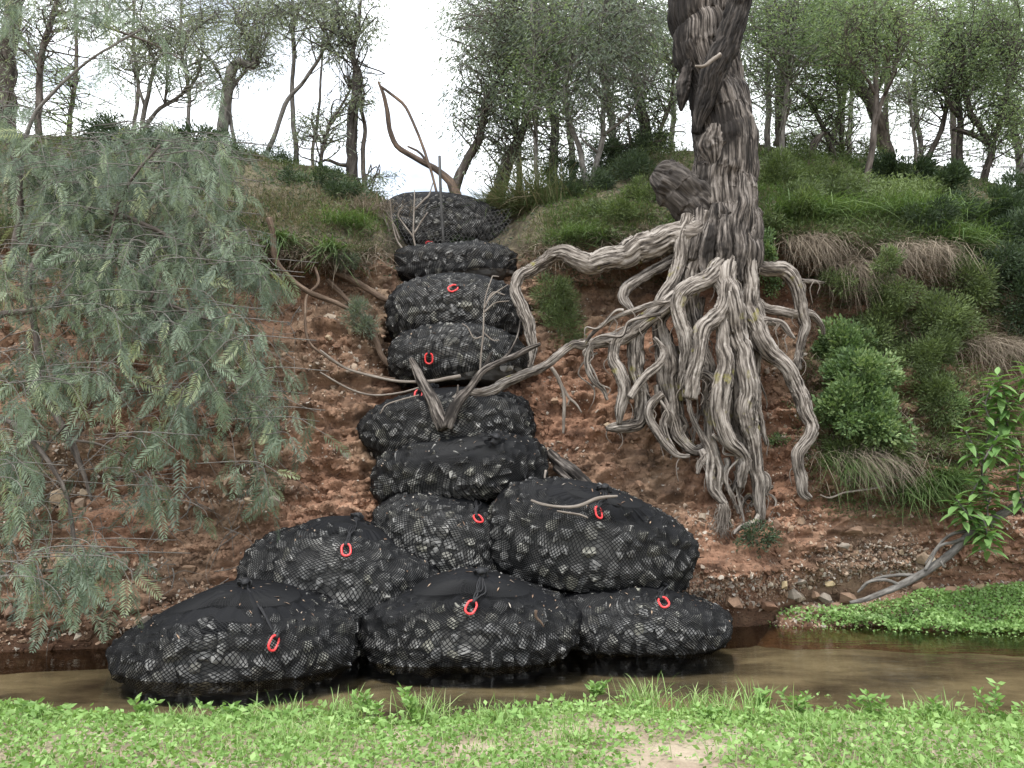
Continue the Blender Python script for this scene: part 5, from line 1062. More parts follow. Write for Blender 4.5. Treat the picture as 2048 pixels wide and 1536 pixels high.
def slope_scrub(n, seed):
    r = np.random.RandomState(seed); ci = r.randint(30, len(cols) - 30, n * 4); ti = r.randint(262, 338, n * 4); C = BK[ci, ti]; px = cols[ci]
    m = np.clip(.35 + 2.0 * fbm(C * np.array([.9, .9, .9]), 3, seed), 0, 1) * np.where(px > 1480, 1, np.where((px > 1090) & (px < 1420), .55, np.where(px < 740, .10, 0)))
    k = r.rand(n * 4) < m; C = C[k][:n]; m = m[k][:n]; n = len(C); h = (.05 + .30 * m[:, None]) * r.rand(n, 1)
    C = C + np.array([0, -.4, .9]) * h + .03 * r.normal(size=(n, 3)); D = norm(r.normal(size=(n, 3)) + np.array([0, -.5, .3])); V, T = leaf_geo(C, D, .045 + .04 * r.rand(n), .014, r)
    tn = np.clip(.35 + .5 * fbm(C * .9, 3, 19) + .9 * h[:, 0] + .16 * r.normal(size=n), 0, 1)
    o = link('slope_scrub', mesh('slope_scrub', V, tris=T, attrs={'tint': np.repeat(tn, 4)}), MAT['leaf_scramble']); tag(o, 'low ferny scrub growing through the grass of the bank top', 'ground cover', kind='stuff')
slope_scrub(70000, 38)

BU = [
 ('round_bush', 'round bright green small leaved bush right of the hanging roots', [(1690, 700, 50, 50, .7), (1720, 770, 75, 70, 1.4), (1690, 830, 55, 50, .7), (1760, 840, 50, 50, .6)], 'leaf_bush', .052, .031, 6500, .42, .30),
 ('scrambling_shrub', 'feathery yellow green shrub sprawling at the upper right of the bank', [(1925, 575, 58, 55, 1), (1880, 640, 60, 60, 1)], 'leaf_scramble', .050, .012, 9000, .3, .16),
 ('scrambling_shrub', 'dark green shrub on the bank above the round bush', [(1780, 640, 60, 60, 1), (1740, 690, 50, 40, .6)], 'leaf_scramble', .05, .012, 7000, .3, .14),
 ('scrambling_shrub', 'mid green shrub on the bank between round bush and broad leaved plant', [(1850, 720, 60, 55, 1), (1880, 790, 45, 60, .7)], 'leaf_scramble', .05, .012, 7000, .3, .12),
 ('ferny_shrub', 'wispy olive shrub in the hollow under the long root', [(1105, 590, 34, 50, 1), (1125, 650, 36, 50, .9), (1130, 620, 24, 60, .6)], 'leaf_scramble', .05, .007, 4200, .2, .12),
 ('hedge_mound', 'dark dense clipped looking mound of scrub on the right skyline', [(1800, 352, 65, 34, 1), (1860, 372, 60, 36, .8)], 'leaf_dark', .06, .020, 9000, .5, .3),
 ('scrub_bush', 'dark scrub mass under the right edge trees', [(1985, 440, 80, 62, 1), (2040, 400, 60, 60, .8), (2030, 500, 60, 60, .8)], 'leaf_dark', .06, .020, 11000, .6, .3),
 ('scrub_bush', 'dark shady scrub on the far right edge of the bank', [(1990, 540, 60, 40, .7), (2040, 600, 50, 70, 1)], 'leaf_dark', .06, .018, 6500, .5, .2),
 ('scrub_bush', 'grey twiggy scrub on the crest left of the gully', [(620, 360, 70, 26, 1), (690, 385, 50, 24, .7)], 'leaf_dark', .05, .014, 3600, .4, .2),
 ('scrub_bush', 'low dark bush on the left skyline above the pepper tree', [(260, 275, 90, 22, 1), (400, 290, 80, 24, .9)], 'leaf_dark', .06, .016, 6000, .5, .3),
 ('scrub_bush', 'shadowed leafy bush in the gully head right of the picket', [(965, 440, 46, 28, 1), (925, 490, 20, 22, .4)], 'leaf_dark', .05, .014, 3600, .3, .25),
 ('scrub_bush', 'blue green bush on the rim above the straight brown root', [(690, 525, 28, 18, 1)], 'leaf_gum', .04, .010, 1400, .15, .12),
 ('scrub_bush', 'dark scrub clump beneath the pale forked tree', [(1160, 380, 70, 30, 1), (1250, 350, 60, 30, .8)], 'leaf_dark', .06, .013, 5000, .4, .2),
 ('scrub_bush', 'olive scrub spreading over the slope right behind the trunk', [(1640, 350, 60, 26, 1), (1600, 420, 40, 26, .7), (1680, 385, 46, 22, .7)], 'leaf_scramble', .05, .011, 6000, .4, .2),
 ('scrub_bush', 'dark green scrub on the slope right of the slender brown tree', [(1850, 440, 60, 26, 1), (1900, 420, 46, 30, .8)], 'leaf_dark', .055, .014, 4600, .4, .2),
 ('scrub_bush', 'shadowy bush on the slope left of the burl', [(1290, 385, 40, 22, .8), (1235, 425, 46, 20, .8)], 'leaf_scramble', .05, .011, 3600, .3, .15),
 ('scrub_bush', 'green weedy growth half covering the dead grass skirts', [(1680, 560, 34, 24, .5), (1770, 520, 26, 26, .5), (1790, 580, 50, 30, .8)], 'leaf_scramble', .045, .012, 3000, .2, .5),
 ('scrub_bush', 'ragged dark scrub along the skyline behind the pale forked tree', [(1120, 345, 40, 26, .6), (1210, 318, 46, 28, .8), (1300, 292, 46, 24, .8)], 'leaf_dark', .055, .013, 5200, .4, -.9),
 ('scrub_bush', 'ragged green scrub along the skyline right of the big trunk', [(1590, 300, 40, 30, .8), (1660, 312, 40, 22, .6), (1730, 310, 34, 26, .6)], 'leaf_scramble', .055, .012, 5200, .4, -.9),
 ('scrub_bush', 'twiggy grey green scrub on the skyline above the left rim', [(470, 292, 50, 22, .7), (545, 318, 40, 20, .6), (580, 335, 30, 16, .4)], 'leaf_dark', .05, .012, 3600, .4, -.5),
 ('creeper', 'bright creeper hanging beside the right of the trunk base', [(1530, 500, 18, 46, 1), (1545, 560, 14, 30, .4)], 'leaf_bush', .04, .018, 1800, .14, .5),
 ('scrub_bush', 'soft green shrub growing right behind the trunk', [(1560, 350, 40, 46, 1), (1590, 395, 44, 30, .7)], 'leaf_scramble', .06, .013, 4600, .35, .3),
 ('root_greenery', 'dead looking greenery draped on the bent root left of the bags', [(715, 625, 26, 34, 1), (735, 655, 16, 20, .4)], 'leaf_gum', .05, .007, 1600, .12, .25),
 ('small_weed', 'little green sprig right of the hanging root tips', [(1555, 880, 22, 10, 1)], 'leaf_bush', .035, .018, 220, .1, .15),
 ('small_weed', 'dark green weed patch under the root tips', [(1515, 1075, 44, 26, 1)], 'leaf_dark', .04, .016, 900, .12, .06),
 ('small_weed', 'green low scrub at the foot of the round bush', [(1780, 900, 40, 40, 1), (1700, 900, 50, 30, .8)], 'leaf_scramble', .05, .012, 3200, .2, .1),
 ('small_weed', 'small green shrub left of the broad leaved plant', [(1905, 810, 26, 46, 1)], 'leaf_bush', .035, .014, 1500, .15, .1)]
for k, (nm, lab, regs, mt, L, W_, n, dep, fr) in enumerate(BU):
    bush(nm, lab, regs, mt, L, W_, n, k, 'shrub', dep, front=fr)

# dry grass skirts and green tufts that can be told apart
TU = [('dry_grass_skirt', 'wide skirt of dead grey grass hanging below the rim right of the trunk', 1630, 480, 1000, .34, .0042, .20, .6, 'grass_dry', (.1, -.6, -.3), .6),
 ('dry_grass_skirt', 'skirt of dead grass hanging in the middle of the right rim', 1715, 530, 1100, .44, .0042, .17, .6, 'grass_dry', (.1, -.6, -.4), .6),
 ('dry_grass_skirt', 'bulging thatch of dead grass at the right end of the rim', 1825, 500, 1300, .30, .0042, .28, .6, 'grass_dry', (.05, -.6, -.3), .6),
 ('dry_grass_skirt', 'dry trailing grass beneath the round bush', 1730, 905, 900, .40, .0042, .22, .6, 'grass_dry', (0, -.7, -.1), .32),
 ('dry_grass_skirt', 'dry grass curtain at the upper right bank edge', 1975, 690, 1200, .36, .0042, .26, .6, 'grass_dry', (0, -.7, 0), .4),
 ('reedy_tussock', 'long pale reedy tussock drooping into the gully from the right', 1050, 420, 700, .85, .008, .30, .55, 'grass_mixed', (-.5, -.5, .8), .4),
 ('reedy_tussock', 'tall upright dry reeds on the right shoulder of the gully', 1075, 410, 420, 1.0, .007, .22, .35, 'grass_mixed', (-.2, -.2, 1), .3),
 ('reedy_tussock', 'pale arching reeds overhanging the wire fence end', 1020, 425, 420, .8, .007, .20, .6, 'grass_mixed', (-.5, -.4, .9), .35),
 ('reedy_tussock', 'dry wispy grass clump on the left shoulder of the gully', 735, 425, 420, .5, .005, .22, .6, 'grass_dry', (.2, -.4, .9), .45),
 ('green_tuft', 'bright green grass tuft on the rim left of the trunk', 1160, 478, 420, .34, .008, .16, .5, 'grass', (0, -.4, 1), .45),
 ('green_tuft', 'green grass tuft on the left slope above the clay', 690, 452, 420, .42, .008, .22, .6, 'grass', (0, -.4, 1), .45),
 ('green_tuft', 'long leaved tuft hanging on the left rim', 662, 500, 140, .40, .014, .07, .8, 'grass', (0, -.6, .7), .55),
 ('green_tuft', 'strappy tuft beside the long brown root', 560, 480, 120, .40, .012, .08, .9, 'grass', (.1, -.6, .6), .5),
 ('green_tuft', 'big lush grass mound below the slender brown tree', 1800, 430, 1200, .46, .009, .40, .7, 'grass', (0, -.4, 1), .5),
 ('green_tuft', 'lush grass mound left of the slender brown tree', 1620, 430, 1100, .44, .009, .38, .7, 'grass', (0, -.4, 1), .5),
 ('green_tuft', 'dark grass mound at the right end of the slope', 1900, 480, 700, .42, .009, .3, .7, 'grass', (0, -.4, 1), .5),
 ('green_tuft', 'grass tussock low on the right bank above the gravel', 1830, 985, 420, .46, .010, .16, .7, 'grass', (0, -.6, .8), .45),
 ('green_tuft', 'second grass tussock low on the right bank by the broad leaved plant', 1890, 960, 380, .42, .010, .14, .7, 'grass', (0, -.6, .8), .45),
 ('green_tuft', 'dark grassy tuft under the dry trailing grass', 1690, 925, 420, .5, .007, .16, .7, 'grass', (0, -.7, .5), .4)]
for k, (nm, lab, px, py, n, L, W_, sp_, bd, mt, ud, jt) in enumerate(TU):
    tussock(nm, lab, px, py, n, L, W_, sp_, bd, mt, k, ud, jt)

# fine roots hanging from the undercut rims
r = np.random.RandomState(44); mb = MB()
for q in range(330):
    px = r.choice([r.uniform(470, 740), r.uniform(1060, 1360), r.uniform(1540, 1620), r.uniform(150, 480)]); py = r.uniform(500, 560)
    c = surf(px, py)
    if c is None: continue
    L = .12 + .4 * r.rand() ** 2; pl = [c + np.array([0, .03, 0])]
    for s in range(4): pl.append(pl[-1] + np.array([.05 * r.normal(), -.02 + .02 * r.normal(), -L / 4]))
    V, qd, t, b = tube([(*p_, .0045 * (1 - .2 * i)) for i, p_ in enumerate(pl)], seg=4, n=9); mb.add(V, qd, t, bark=b)
o = link('fine_roots', mb.mesh('fine_roots'), MAT['wood_root']); tag(o, 'fine roots dangling from the undercut rim', 'roots', kind='stuff')

# ------------------------------------------------------------------ the pepper tree at left
r = np.random.RandomState(77)
def frond(L, npair, seed):
    """a drooping pinnate frond hanging along -z from the origin; x is its width"""
    q = np.random.RandomState(seed); n = npair; t = np.linspace(.12, 1, n)
    sag = lambda s: np.stack([.10 * L * np.sin(s * 2.2) * 1.0, -.12 * L * s * (1 - s), -L * s], -1)
    base_ = sag(t); C = np.repeat(base_, 2, 0); sgn = np.tile([-1, 1], n)
    ll = np.repeat(np.sin(np.pi * np.clip(t * .80 + .16, 0, 1)) ** .6, 2) * L * .235 * (.9 + .2 * q.rand(2 * n))
    D = np.stack([sgn * (.80 + .1 * q.normal(size=2 * n)), -.18 + .16 * q.normal(size=2 * n), -.62 + .12 * q.normal(size=2 * n)], -1)
    D = norm(D); s = norm(np.cross(D, [0, 1, .15])); W = .125 * .235 * L
    tip = C + D * ll[:, None] + np.array([0, 0, -1]) * ll[:, None] * .14; m = C + D * ll[:, None] * .45
    V = np.stack([C, m + s * W * .55, tip, m - s * W * .55], 1); T = np.array([[0, 1, 2], [0, 2, 3]])[None] + (np.arange(2 * n) * 4)[:, None, None]
    V, T = V.reshape(-1, 3), T.reshape(-1, 3)
    st = sag(np.linspace(0, 1, 7)); wv = np.array([.0016, 0, 0]); SV = np.vstack([st - wv, st + wv]); k = len(V)
    ST = np.array([[i, i + 7, i + 8, i + 1] for i in range(6)]); ST = np.vstack([ST[:, [0, 1, 2]], ST[:, [0, 2, 3]]]) + k
    return np.vstack([V, SV]), np.vstack([T, ST])
FR = [frond(1.0, 13 + k, 500 + k) for k in range(5)]
PEPY = lambda px, py: float(np.interp(py, [0, 250, 450, 700, 1000, 1300], [9.2, 9.0, 8.6, 8.0, 7.5, 7.0]))
pb = P(60, 560, 8.7); pep = empty('pepper_tree', 'weeping pepper tree with grey green ferny foliage covering the left bank', 'tree', None, tuple(pb))
PL = [([(92, 500, 18), (100, 460, 17), (118, 415, 15), (145, 380, 10), (180, 350, 7), (250, 330, 5), (330, 325, 3.4), (430, 340, 2.4)], [9.1, 8.7]),
      ([(40, 420, 5), (42, 330, 4.5), (60, 250, 4), (100, 190, 3.4), (180, 120, 2.6), (280, 60, 2)], [9.1, 8.9]),
      ([(20, 560, 7), (40, 400, 6), (20, 300, 5), (-30, 200, 4)], [8.9]),
      ([(120, 415, 7), (200, 420, 6), (290, 450, 5), (380, 500, 4), (470, 560, 2.6)], [8.6, 8.2]),
      ([(100, 480, 8), (60, 560, 7), (75, 700, 6.5), (100, 800, 7), (130, 860, 6.5), (160, 930, 5.5), (185, 1000, 3)], [8.5, 7.9]),
      ([(215, 490, 2), (240, 400, 3), (270, 350, 3), (320, 290, 2)], [8.3]), ([(-40, 640, 7), (60, 620, 6), (160, 600, 5), (300, 600, 4), (420, 640, 2.4)], [8.3, 8.0]),
      ([(140, 880, 3), (200, 890, 2.6), (260, 920, 2), (300, 960, 1.4)], [7.8]), ([(130, 850, 3), (90, 900, 2.4), (80, 960, 1.6)], [7.8]),
      ([(-40, 820, 6), (40, 860, 5), (120, 960, 4), (150, 1080, 3), (140, 1180, 1.8)], [7.6, 7.2]),
      ([(300, 600, 3), (320, 560, 2.6), (310, 640, 2.4), (322, 720, 1.6)], [8.0]), ([(430, 640, 2.4), (470, 760, 2.2), (500, 860, 1.8), (520, 960, 1.2)], [8.2, 7.9])]
for k, (pl, Yd) in enumerate(PL):
    V, q, t, b = tube(rod(pl, Yd if len(Yd) > 1 else Yd[0]), seg=14 if k == 0 else 8, step=.04, rough=.15, ridges=.08, freq=1.5, seed=k, wob=.6)
    nm = 'trunk' if k == 0 else 'branch'
    link(nm, mesh(nm, V - pb, q, t, attrs={'bark': b}), MAT['bark_grey' if k in (0, 1) else 'bark_brown'], pep)
# weeping sprays: (x, y, rx, ry, number, stem length in m)
SPR = [(90, 360, 130, 60, 40, .6), (290, 330, 150, 50, 44, .55), (60, 460, 90, 80, 34, .6), (220, 440, 120, 70, 44, .6), (370, 400, 100, 70, 34, .55), (440, 330, 50, 40, 8, .5),
       (80, 560, 110, 70, 44, .65), (260, 540, 120, 60, 48, .6), (420, 510, 70, 50, 34, .55), (510, 590, 40, 40, 12, .5), (120, 660, 140, 60, 40, .6), (330, 650, 110, 60, 36, .55),
       (470, 690, 70, 50, 16, .5), (60, 760, 80, 80, 22, .6), (220, 760, 100, 50, 20, .5), (400, 800, 90, 60, 16, .5), (540, 820, 50, 60, 9, .45), (20, 900, 50, 80, 16, .6), (60, 1000, 70, 60, 14, .6),
       (260, 900, 60, 40, 8, .5), (260, 1000, 60, 50, 10, .45), (150, 1120, 60, 40, 8, .5), (60, 1180, 60, 40, 8, .45), (200, 1180, 60, 40, 9, .4), (330, 1060, 36, 30, 5, .4), (430, 900, 70, 50, 8, .45), (560, 880, 36, 40, 5, .4),
       (100, 60, 110, 60, 15, .5), (30, 160, 50, 100, 16, .6), (240, 40, 120, 50, 14, .5), (330, 110, 50, 50, 6, .45), (230, 150, 30, 50, 3, .4), (390, 190, 40, 60, 6, .45), (20, 270, 50, 50, 14, .5), (520, 1000, 24, 40, 3, .35)]
fr, stem = [], MB()
for (cx, cy, rx, ry, n, sl_) in SPR:
    for q in range(int(n * (1.22 if 250 < cy < 720 else 1.05) + .5)):
        a = r.rand() * 6.283; u = math.sqrt(r.rand()); px, py = cx + rx * u * math.cos(a), cy + ry * u * math.sin(a)
        Y = PEPY(px, py) + .55 * r.normal() * .6; hb = float(bankY(px, py)[0]) - .12
        if py > 300: Y = min(Y, hb)
        if vnoise(np.array([px / 75.0, py / 95.0, 3.3]), 5) < (-.36 if py < 700 else -.28): continue
        top = P(px, py - 40, Y); L = sl_ * (.25 + .75 * r.rand()); sx = r.choice([-1, 1], p=[.35, .65]) * (.08 + .34 * r.rand())
        p0 = top + np.array([-sx * 1.6, .10, .02]); p1 = top + np.array([0, 0, .04]); p2 = top + np.array([sx * .6, -.05, -L * .4]); p3 = top + np.array([sx * (.8 + .8 * r.rand()), -.06 - .2 * r.rand(), -L])
        c = catmull(np.array([(*p0, .0045), (*p1, .004), (*p2, .003), (*p3, .0018)]), 14); V, qd, t, b = tube(c, seg=4, n=12); stem.add(V - pb, qd, t, bark=b)
        for j in range(3, 14):
            if r.rand() < .5:
                yaw = r.rand() * 6.283 if r.rand() < .5 else r.normal() * .6
                fr.append((c[j, :3], (.20 + .17 * r.rand()) * (1.1 if py > 800 else 1), yaw, r.normal() * .38 + .38 * (-1) ** j, r.normal() * .3 + .15, r.randint(5), np.clip(.42 + .26 * r.normal(), 0, 1)))
link('hanging_stem', stem.mesh('hanging_stem'), MAT['bark_grey'], pep, 'stuff')
fr.sort(key=lambda f: f[0][1] - 6 * f[1])
fme = []
for k in range(5):
    for tn in (.2, .45, .65, .9):
        V, T = FR[k]; me = mesh('frond', V, tris=T, attrs={'tint': np.full(len(V), tn)}); me.materials.append(MAT['leaf_pepper']); fme.append(me)
def frot(yaw, roll, pitch):
    return Matrix.Rotation(yaw, 3, 'Z') @ Matrix.Rotation(roll, 3, 'Y') @ Matrix.Rotation(pitch, 3, 'X')
mb = MB()
for k, (p_, s, yaw, roll, pit, kd, tn) in enumerate(fr):
    Rm = frot(yaw, roll, pit)
    if k < 300:
        o = bpy.data.objects.new('frond', fme[kd * 4 + int(np.argmin(np.abs(np.array([.2, .45, .65, .9]) - tn)))]); COL.objects.link(o); o.parent = pep
        Mx = Rm.to_4x4() @ Matrix.Scale(s, 4); Mx.translation = Vector(p_ - pb); o.matrix_local = Mx
    else:
        V, T = FR[kd]; mb.add(V * s @ np.array(Rm).T + p_ - pb, tris=T, tint=np.full(len(V), tn))
link('foliage', mb.mesh('foliage'), MAT['leaf_pepper'], pep, 'stuff')

mb = MB()
for q in range(260):
    px, py = r.uniform(-20, 620), r.uniform(560, 1180)
    if px > 640 - (py - 560) * .25: continue
    Y = float(bankY(px, py)[0]) - .12 - .5 * r.rand(); p0 = P(px, py, Y); d = norm(np.array([r.normal(), -.3 + .3 * r.normal(), -.5 + .7 * r.normal()])); L = .25 + .6 * r.rand(); pl = [p0]
    for s in range(5): d = norm(d + .35 * r.normal(size=3) + np.array([0, 0, -.12])); pl.append(pl[-1] + d * L / 5)
    V, qd, t, b = tube([(*p_, (.0048 + .004 * (q % 7 == 0)) * (1 - .17 * i)) for i, p_ in enumerate(pl)], seg=4, n=12); mb.add(V - pb, qd, t, bark=b)
link('bare_twig', mb.mesh('bare_twig'), MAT['bark_grey'], pep, 'stuff')

# ------------------------------------------------------------------ broad leaved plant at the right edge
def broad_leaf(seed):
    n = 5; t = np.linspace(0, 1, n); wd = np.sin(np.pi * np.clip(t, 0, 1) ** .8) * .165 + .002
    x = t; z = -.22 * t * t
    V = np.vstack([np.stack([x, -wd, z + .35 * wd], 1), np.stack([x, 0 * x, z], 1), np.stack([x, wd, z + .35 * wd], 1)])
    Q = [[i, i + 1, n + i + 1, n + i] for i in range(n - 1)] + [[n + i, n + i + 1, 2 * n + i + 1, 2 * n + i] for i in range(n - 1)]
    me = mesh('leaf', V, Q); me.materials.append(MAT['leaf_broad']); return me
BL = broad_leaf(0)
def broad_plant(label, stems, seed):
    r = np.random.RandomState(seed); b0 = rod(stems[0][0], stems[0][1])[0, :3]; root = empty('broad_leaved_plant', label, 'plant', None, tuple(b0))
    for pl, Yd, heads in stems:
        pr = rod([(x, y, h * .6) for x, y, h in pl], Yd); V, q, t, b = tube(pr, seg=7, step=.04, wob=.4); V = V; link('stem', mesh('stem', V - b0, q, t, attrs={'bark': b}), MAT['bark_grey'], root)
        c = catmull(pr, 40)
        for h in heads:
            p_ = c[min(39, int(h * 39)), :3]; a0 = r.rand() * 6
            for k in range(11):
                az = a0 + k * 2.4; el = .48 - .09 * k + .15 * r.normal(); d = Vector((math.cos(az) * math.cos(el), math.sin(az) * math.cos(el), math.sin(el)))
                o = bpy.data.objects.new('leaf', BL); COL.objects.link(o); o.parent = root; s = (.19 + .08 * r.rand()) * (.75 + .06 * k if k < 5 else 1)
                m = d.to_track_quat('X', 'Z').to_matrix().to_4x4() @ Matrix.Scale(s, 4); m.translation = Vector(p_ - b0 + np.array([0, 0, -.014 * k])); o.matrix_local = m
    return root
broad_plant('broad leaved plant with pale green whorled leaves at the right edge of the bank', [
    ([(1975, 1010, 4), (1965, 960, 4), (1968, 900, 3.6), (1990, 850, 3.2), (2008, 790, 2.6), (1995, 750, 2)], [9.0, 8.7], (.3, .45, .6, .72, .84, .93, 1)),
    ([(2060, 960, 4), (2030, 900, 3.6), (2015, 850, 3.2), (2012, 800, 3)], [9.0, 8.7], (.3, .5, .7, .85, 1)),
    ([(1968, 940, 3), (1950, 900, 3), (1930, 860, 2.5)], [8.8], (.6, 1)), ([(1968, 920, 3), (1985, 890, 3), (1995, 870, 2.5)], [8.6], (.6, 1)),
    ([(2070, 820, 4), (2060, 770, 3.4), (2050, 730, 3)], [8.6], (.3, .65, 1)), ([(1985, 850, 3), (1970, 810, 2.5), (1985, 770, 2)], [8.7], (.5, 1))], 1)
broad_plant('broad leaved plant low on the right bank below the larger one', [
    ([(1960, 1080, 4), (1950, 1040, 3.5), (1940, 1000, 3), (1955, 965, 2.5)], [9.0, 8.8], (.15, .35, .55, .75, 1)), ([(1985, 1060, 3), (1975, 1020, 3), (1985, 980, 2.5)], [8.8], (.3, .65, 1)),
    ([(1945, 1040, 3), (1925, 1015, 3), (1915, 1000, 2)], [8.8], (.6, 1)), ([(2050, 1010, 3), (2035, 970, 3), (2040, 930, 2.5)], [8.8], (.3, .65, 1)), ([(1955, 1030, 3), (1970, 1045, 2.5), (1975, 1075, 2)], [8.7], (.6, 1))], 2)

# ------------------------------------------------------------------ rocks lying at the foot of the right bank
def beach(X, Y):
    e = 9.10 + .10 * np.sin(X * 2.1) + .05 * np.sin(X * 5); m_ = np.clip((X - 2.55) / .5, 0, 1) 
    return np.where(Y > e, np.clip((Y - e) * .55, 0, .5), (Y - e) * .9) * 1.0 + .025 * fbm(np.stack([X * 4, Y * 4, 0 * X], -1), 4, 3) - .5 * (1 - m_)
RK = [(1545, 1207, 32, 17, .25, 'rounded orange brown rock at the left end of the gravel beach'), (1588, 1188, 20, 13, .62, 'square grey tan rock tilted among the beach rocks'), (1650, 1196, 17, 11, .7, 'flat grey block in the middle of the beach rocks'),
      (1693, 1196, 26, 13, .4, 'long pale brown slab beside the bare branch'), (1660, 1168, 13, 8, .8, 'small pale stone at the back of the beach'), (1570, 1170, 12, 9, .9, 'small whitish stone at the back left of the beach'),
      (1630, 1190, 11, 9, .5, 'small brown stone left of the flat grey block'), (1600, 1163, 15, 8, .6, 'flat tan stone highest on the beach'), (1672, 1212, 15, 9, .3, 'orange stone at the water weeds under the branch'),
      (1838, 1172, 17, 14, .35, 'pointed brown rock right of the bare branch'), (1900, 1180, 16, 9, .3, 'low reddish rock behind the water weeds'), (1958, 1176, 15, 10, .97, 'pale yellow rock behind the water weeds'),
      (1712, 1062, 24, 11, .45, 'tan ledge stone sticking out of the low right bank'), (1615, 1216, 10, 6, .5, 'small wet stone at the waterline'), (1925, 1182, 11, 7, .4, 'small dull stone left of the pale yellow rock'), (1690, 1092, 16, 9, .75, 'grey angular stone in the low right bank')]
def m_rk(t):
    col = np.array([[.17, .10, .065], [.22, .145, .10], [.235, .20, .165], [.34, .27, .16]]); k = min(3, int(t * 3.999)); return m_plain('rock_surface', tuple(col[k]), .85, .35, 20, .3, .6)
RKM = [m_rk(t) for t in (.1, .35, .6, .9)]
r = np.random.RandomState(9)
for k, (px, py, a, b_, t, lab) in enumerate(RK):
    h = hitY(px, py + b_ * .5); Y = (h[1] - .10) if h is not None else 9.2
    if py > 1140:
        ys = np.linspace(8.6, 10.1, 120); W_ = P(px, py + b_ * .7, ys); below = np.where(W_[:, 2] <= beach(W_[:, 0], ys))[0]
        if len(below): Y = min(Y, ys[below[0]] - a / F * 5)
    c = P(px, py, Y); Vh, Th = hull_mesh('k', 900 + k, 13, (1, .8, .85), .2); s = np.array([a, a * .8, b_ * 1.15]) / F * Y
    tb = R(r.normal() * 12); Rz = np.array([[math.cos(tb), 0, -math.sin(tb)], [0, 1, 0], [math.sin(tb), 0, math.cos(tb)]])
    o = link('loose_rock', mesh('loose_rock', (Vh * s) @ Rz.T, tris=Th, smooth=False), RKM[min(3, int(t * 3.999))], loc=tuple(c)); tag(o, lab, 'rock', 'loose rocks at the foot of the right bank')

# gravel beach under those rocks
V, q = grid(np.linspace(2.2, 12, 160), np.linspace(8.6, 10.4, 60), beach)
bo = link('gravel_beach', mesh('gravel_beach', V, q, attrs={'litter': np.zeros(len(V)), 'wet': np.clip(.9 - V[:, 2] * 6, 0, .8)}), MAT['dirt'], kind='structure')
n = 6500; X = r.uniform(2.7, 9, n); Yv = r.uniform(9.0, 9.9, n); Z = beach(X, Yv); k = Z > -.02; X, Yv, Z = X[k], Yv[k], Z[k]; n = len(X)
sz = np.clip(np.exp(r.normal(math.log(.02), .5, n)), .008, .06); kk = r.randint(0, 6, n); Rm = rand_rot(r, n); mb = MB(); pts = np.stack([X, Yv, Z], 1)
for k in range(6):
    s = np.where(kk == k)[0]; Vh, Th = SM[k]; W_ = (Rm[s] @ (Vh.T[None] * sz[s, None, None])).transpose(0, 2, 1) + pts[s][:, None]
    mb.add(W_, tris=(Th[None] + (np.arange(len(s)) * len(Vh))[:, None, None]), tint=np.repeat(r.rand(len(s)), len(Vh)))
link('pebbles', mb.mesh('pebbles', False), MAT['pebble'], bo, 'stuff')

# ------------------------------------------------------------------ water weeds and the green near bank
def cress(name, label, n, pick, zf, mat, seed, L=.030, W=.024, hgt=.12, box=(2.5, 12, 7.5, 9.6), cat='water weed'):
    r = np.random.RandomState(seed); X = r.uniform(box[0], box[1], n * 3); Y = r.uniform(box[2], box[3], n * 3); k = r.rand(n * 3) < pick(X, Y); X, Y = X[k][:n], Y[k][:n]; n = len(X)
    z0 = zf(X, Y); dens = pick(X, Y); h = hgt * (.25 + .75 * np.clip(.5 + fbm(np.stack([X * 3, Y * 3, 0 * X], -1), 3, seed), 0, 1)) * (.5 + .5 * dens)
    C = np.stack([X, Y, z0 + h * r.rand(n) ** .5], 1); D = norm(r.normal(size=(n, 3)) * np.array([1, 1, .35]) + np.array([0, 0, .35]))
    kq = .6 + .7 * r.rand(n); V, T = leaf_geo(C, D, L * kq, W * kq, r, fold=.12, mid=.5)
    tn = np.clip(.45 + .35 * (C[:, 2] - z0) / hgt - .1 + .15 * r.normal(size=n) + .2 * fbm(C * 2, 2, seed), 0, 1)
    o = link(name, mesh(name, V, tris=T, attrs={'tint': np.repeat(tn, 4)}), MAT[mat]); tag(o, label, cat, kind='stuff'); return o
wedge = lambda X: np.interp(X, [2.9, 3.6, 4.3, 5.2, 6, 8, 12], [9.16, 9.05, 8.86, 8.64, 8.56, 8.5, 8.5])
def wpick(X, Y):
    e = wedge(X) + .12 * vnoise(np.stack([X * 3, Y * 3, 0 * X], -1), 6); bk = 9.46 + .22 * np.clip((X - 4.2) / 1.5, -.4, 1.5); 
    d = np.minimum(Y - e, bk - Y); return np.clip(d / .10, 0, 1) * np.where(X < 3.5, .45, 1)
cress('water_weed', 'thick bright green mat of water weed along the right far side of the stream', 24000, wpick, lambda X, Y: np.maximum(0, beach(X, Y)), 'leaf_cress', 41, L=.040, W=.030, hgt=.15, box=(2.6, 8.5, 8.2, 10.0))
def npick(X, Y):
    d = edge_y(X) - Y; patch = fbm(np.stack([X * 1.1, Y * 1.4, 0 * X], -1), 3, 12)
    return np.clip((d + .16) / .1, 0, 1) * np.clip(1.1 + 1.9 * (patch + .12) - .30 * np.clip(d - .6, 0, 3) + .5 * np.exp(-(d / .35) ** 2) + .35 * (X < -1.2) * (d < 1.2) + .3 * (X > 1.6), .02, 1)
cress('creek_weed', 'larger leaved weeds standing above the near bank herbs', 7000, npick, near_z, 'leaf_weed', 52, L=.052, W=.027, hgt=.13, box=(-4.6, 4.6, 3.2, 6.0), cat='ground cover')
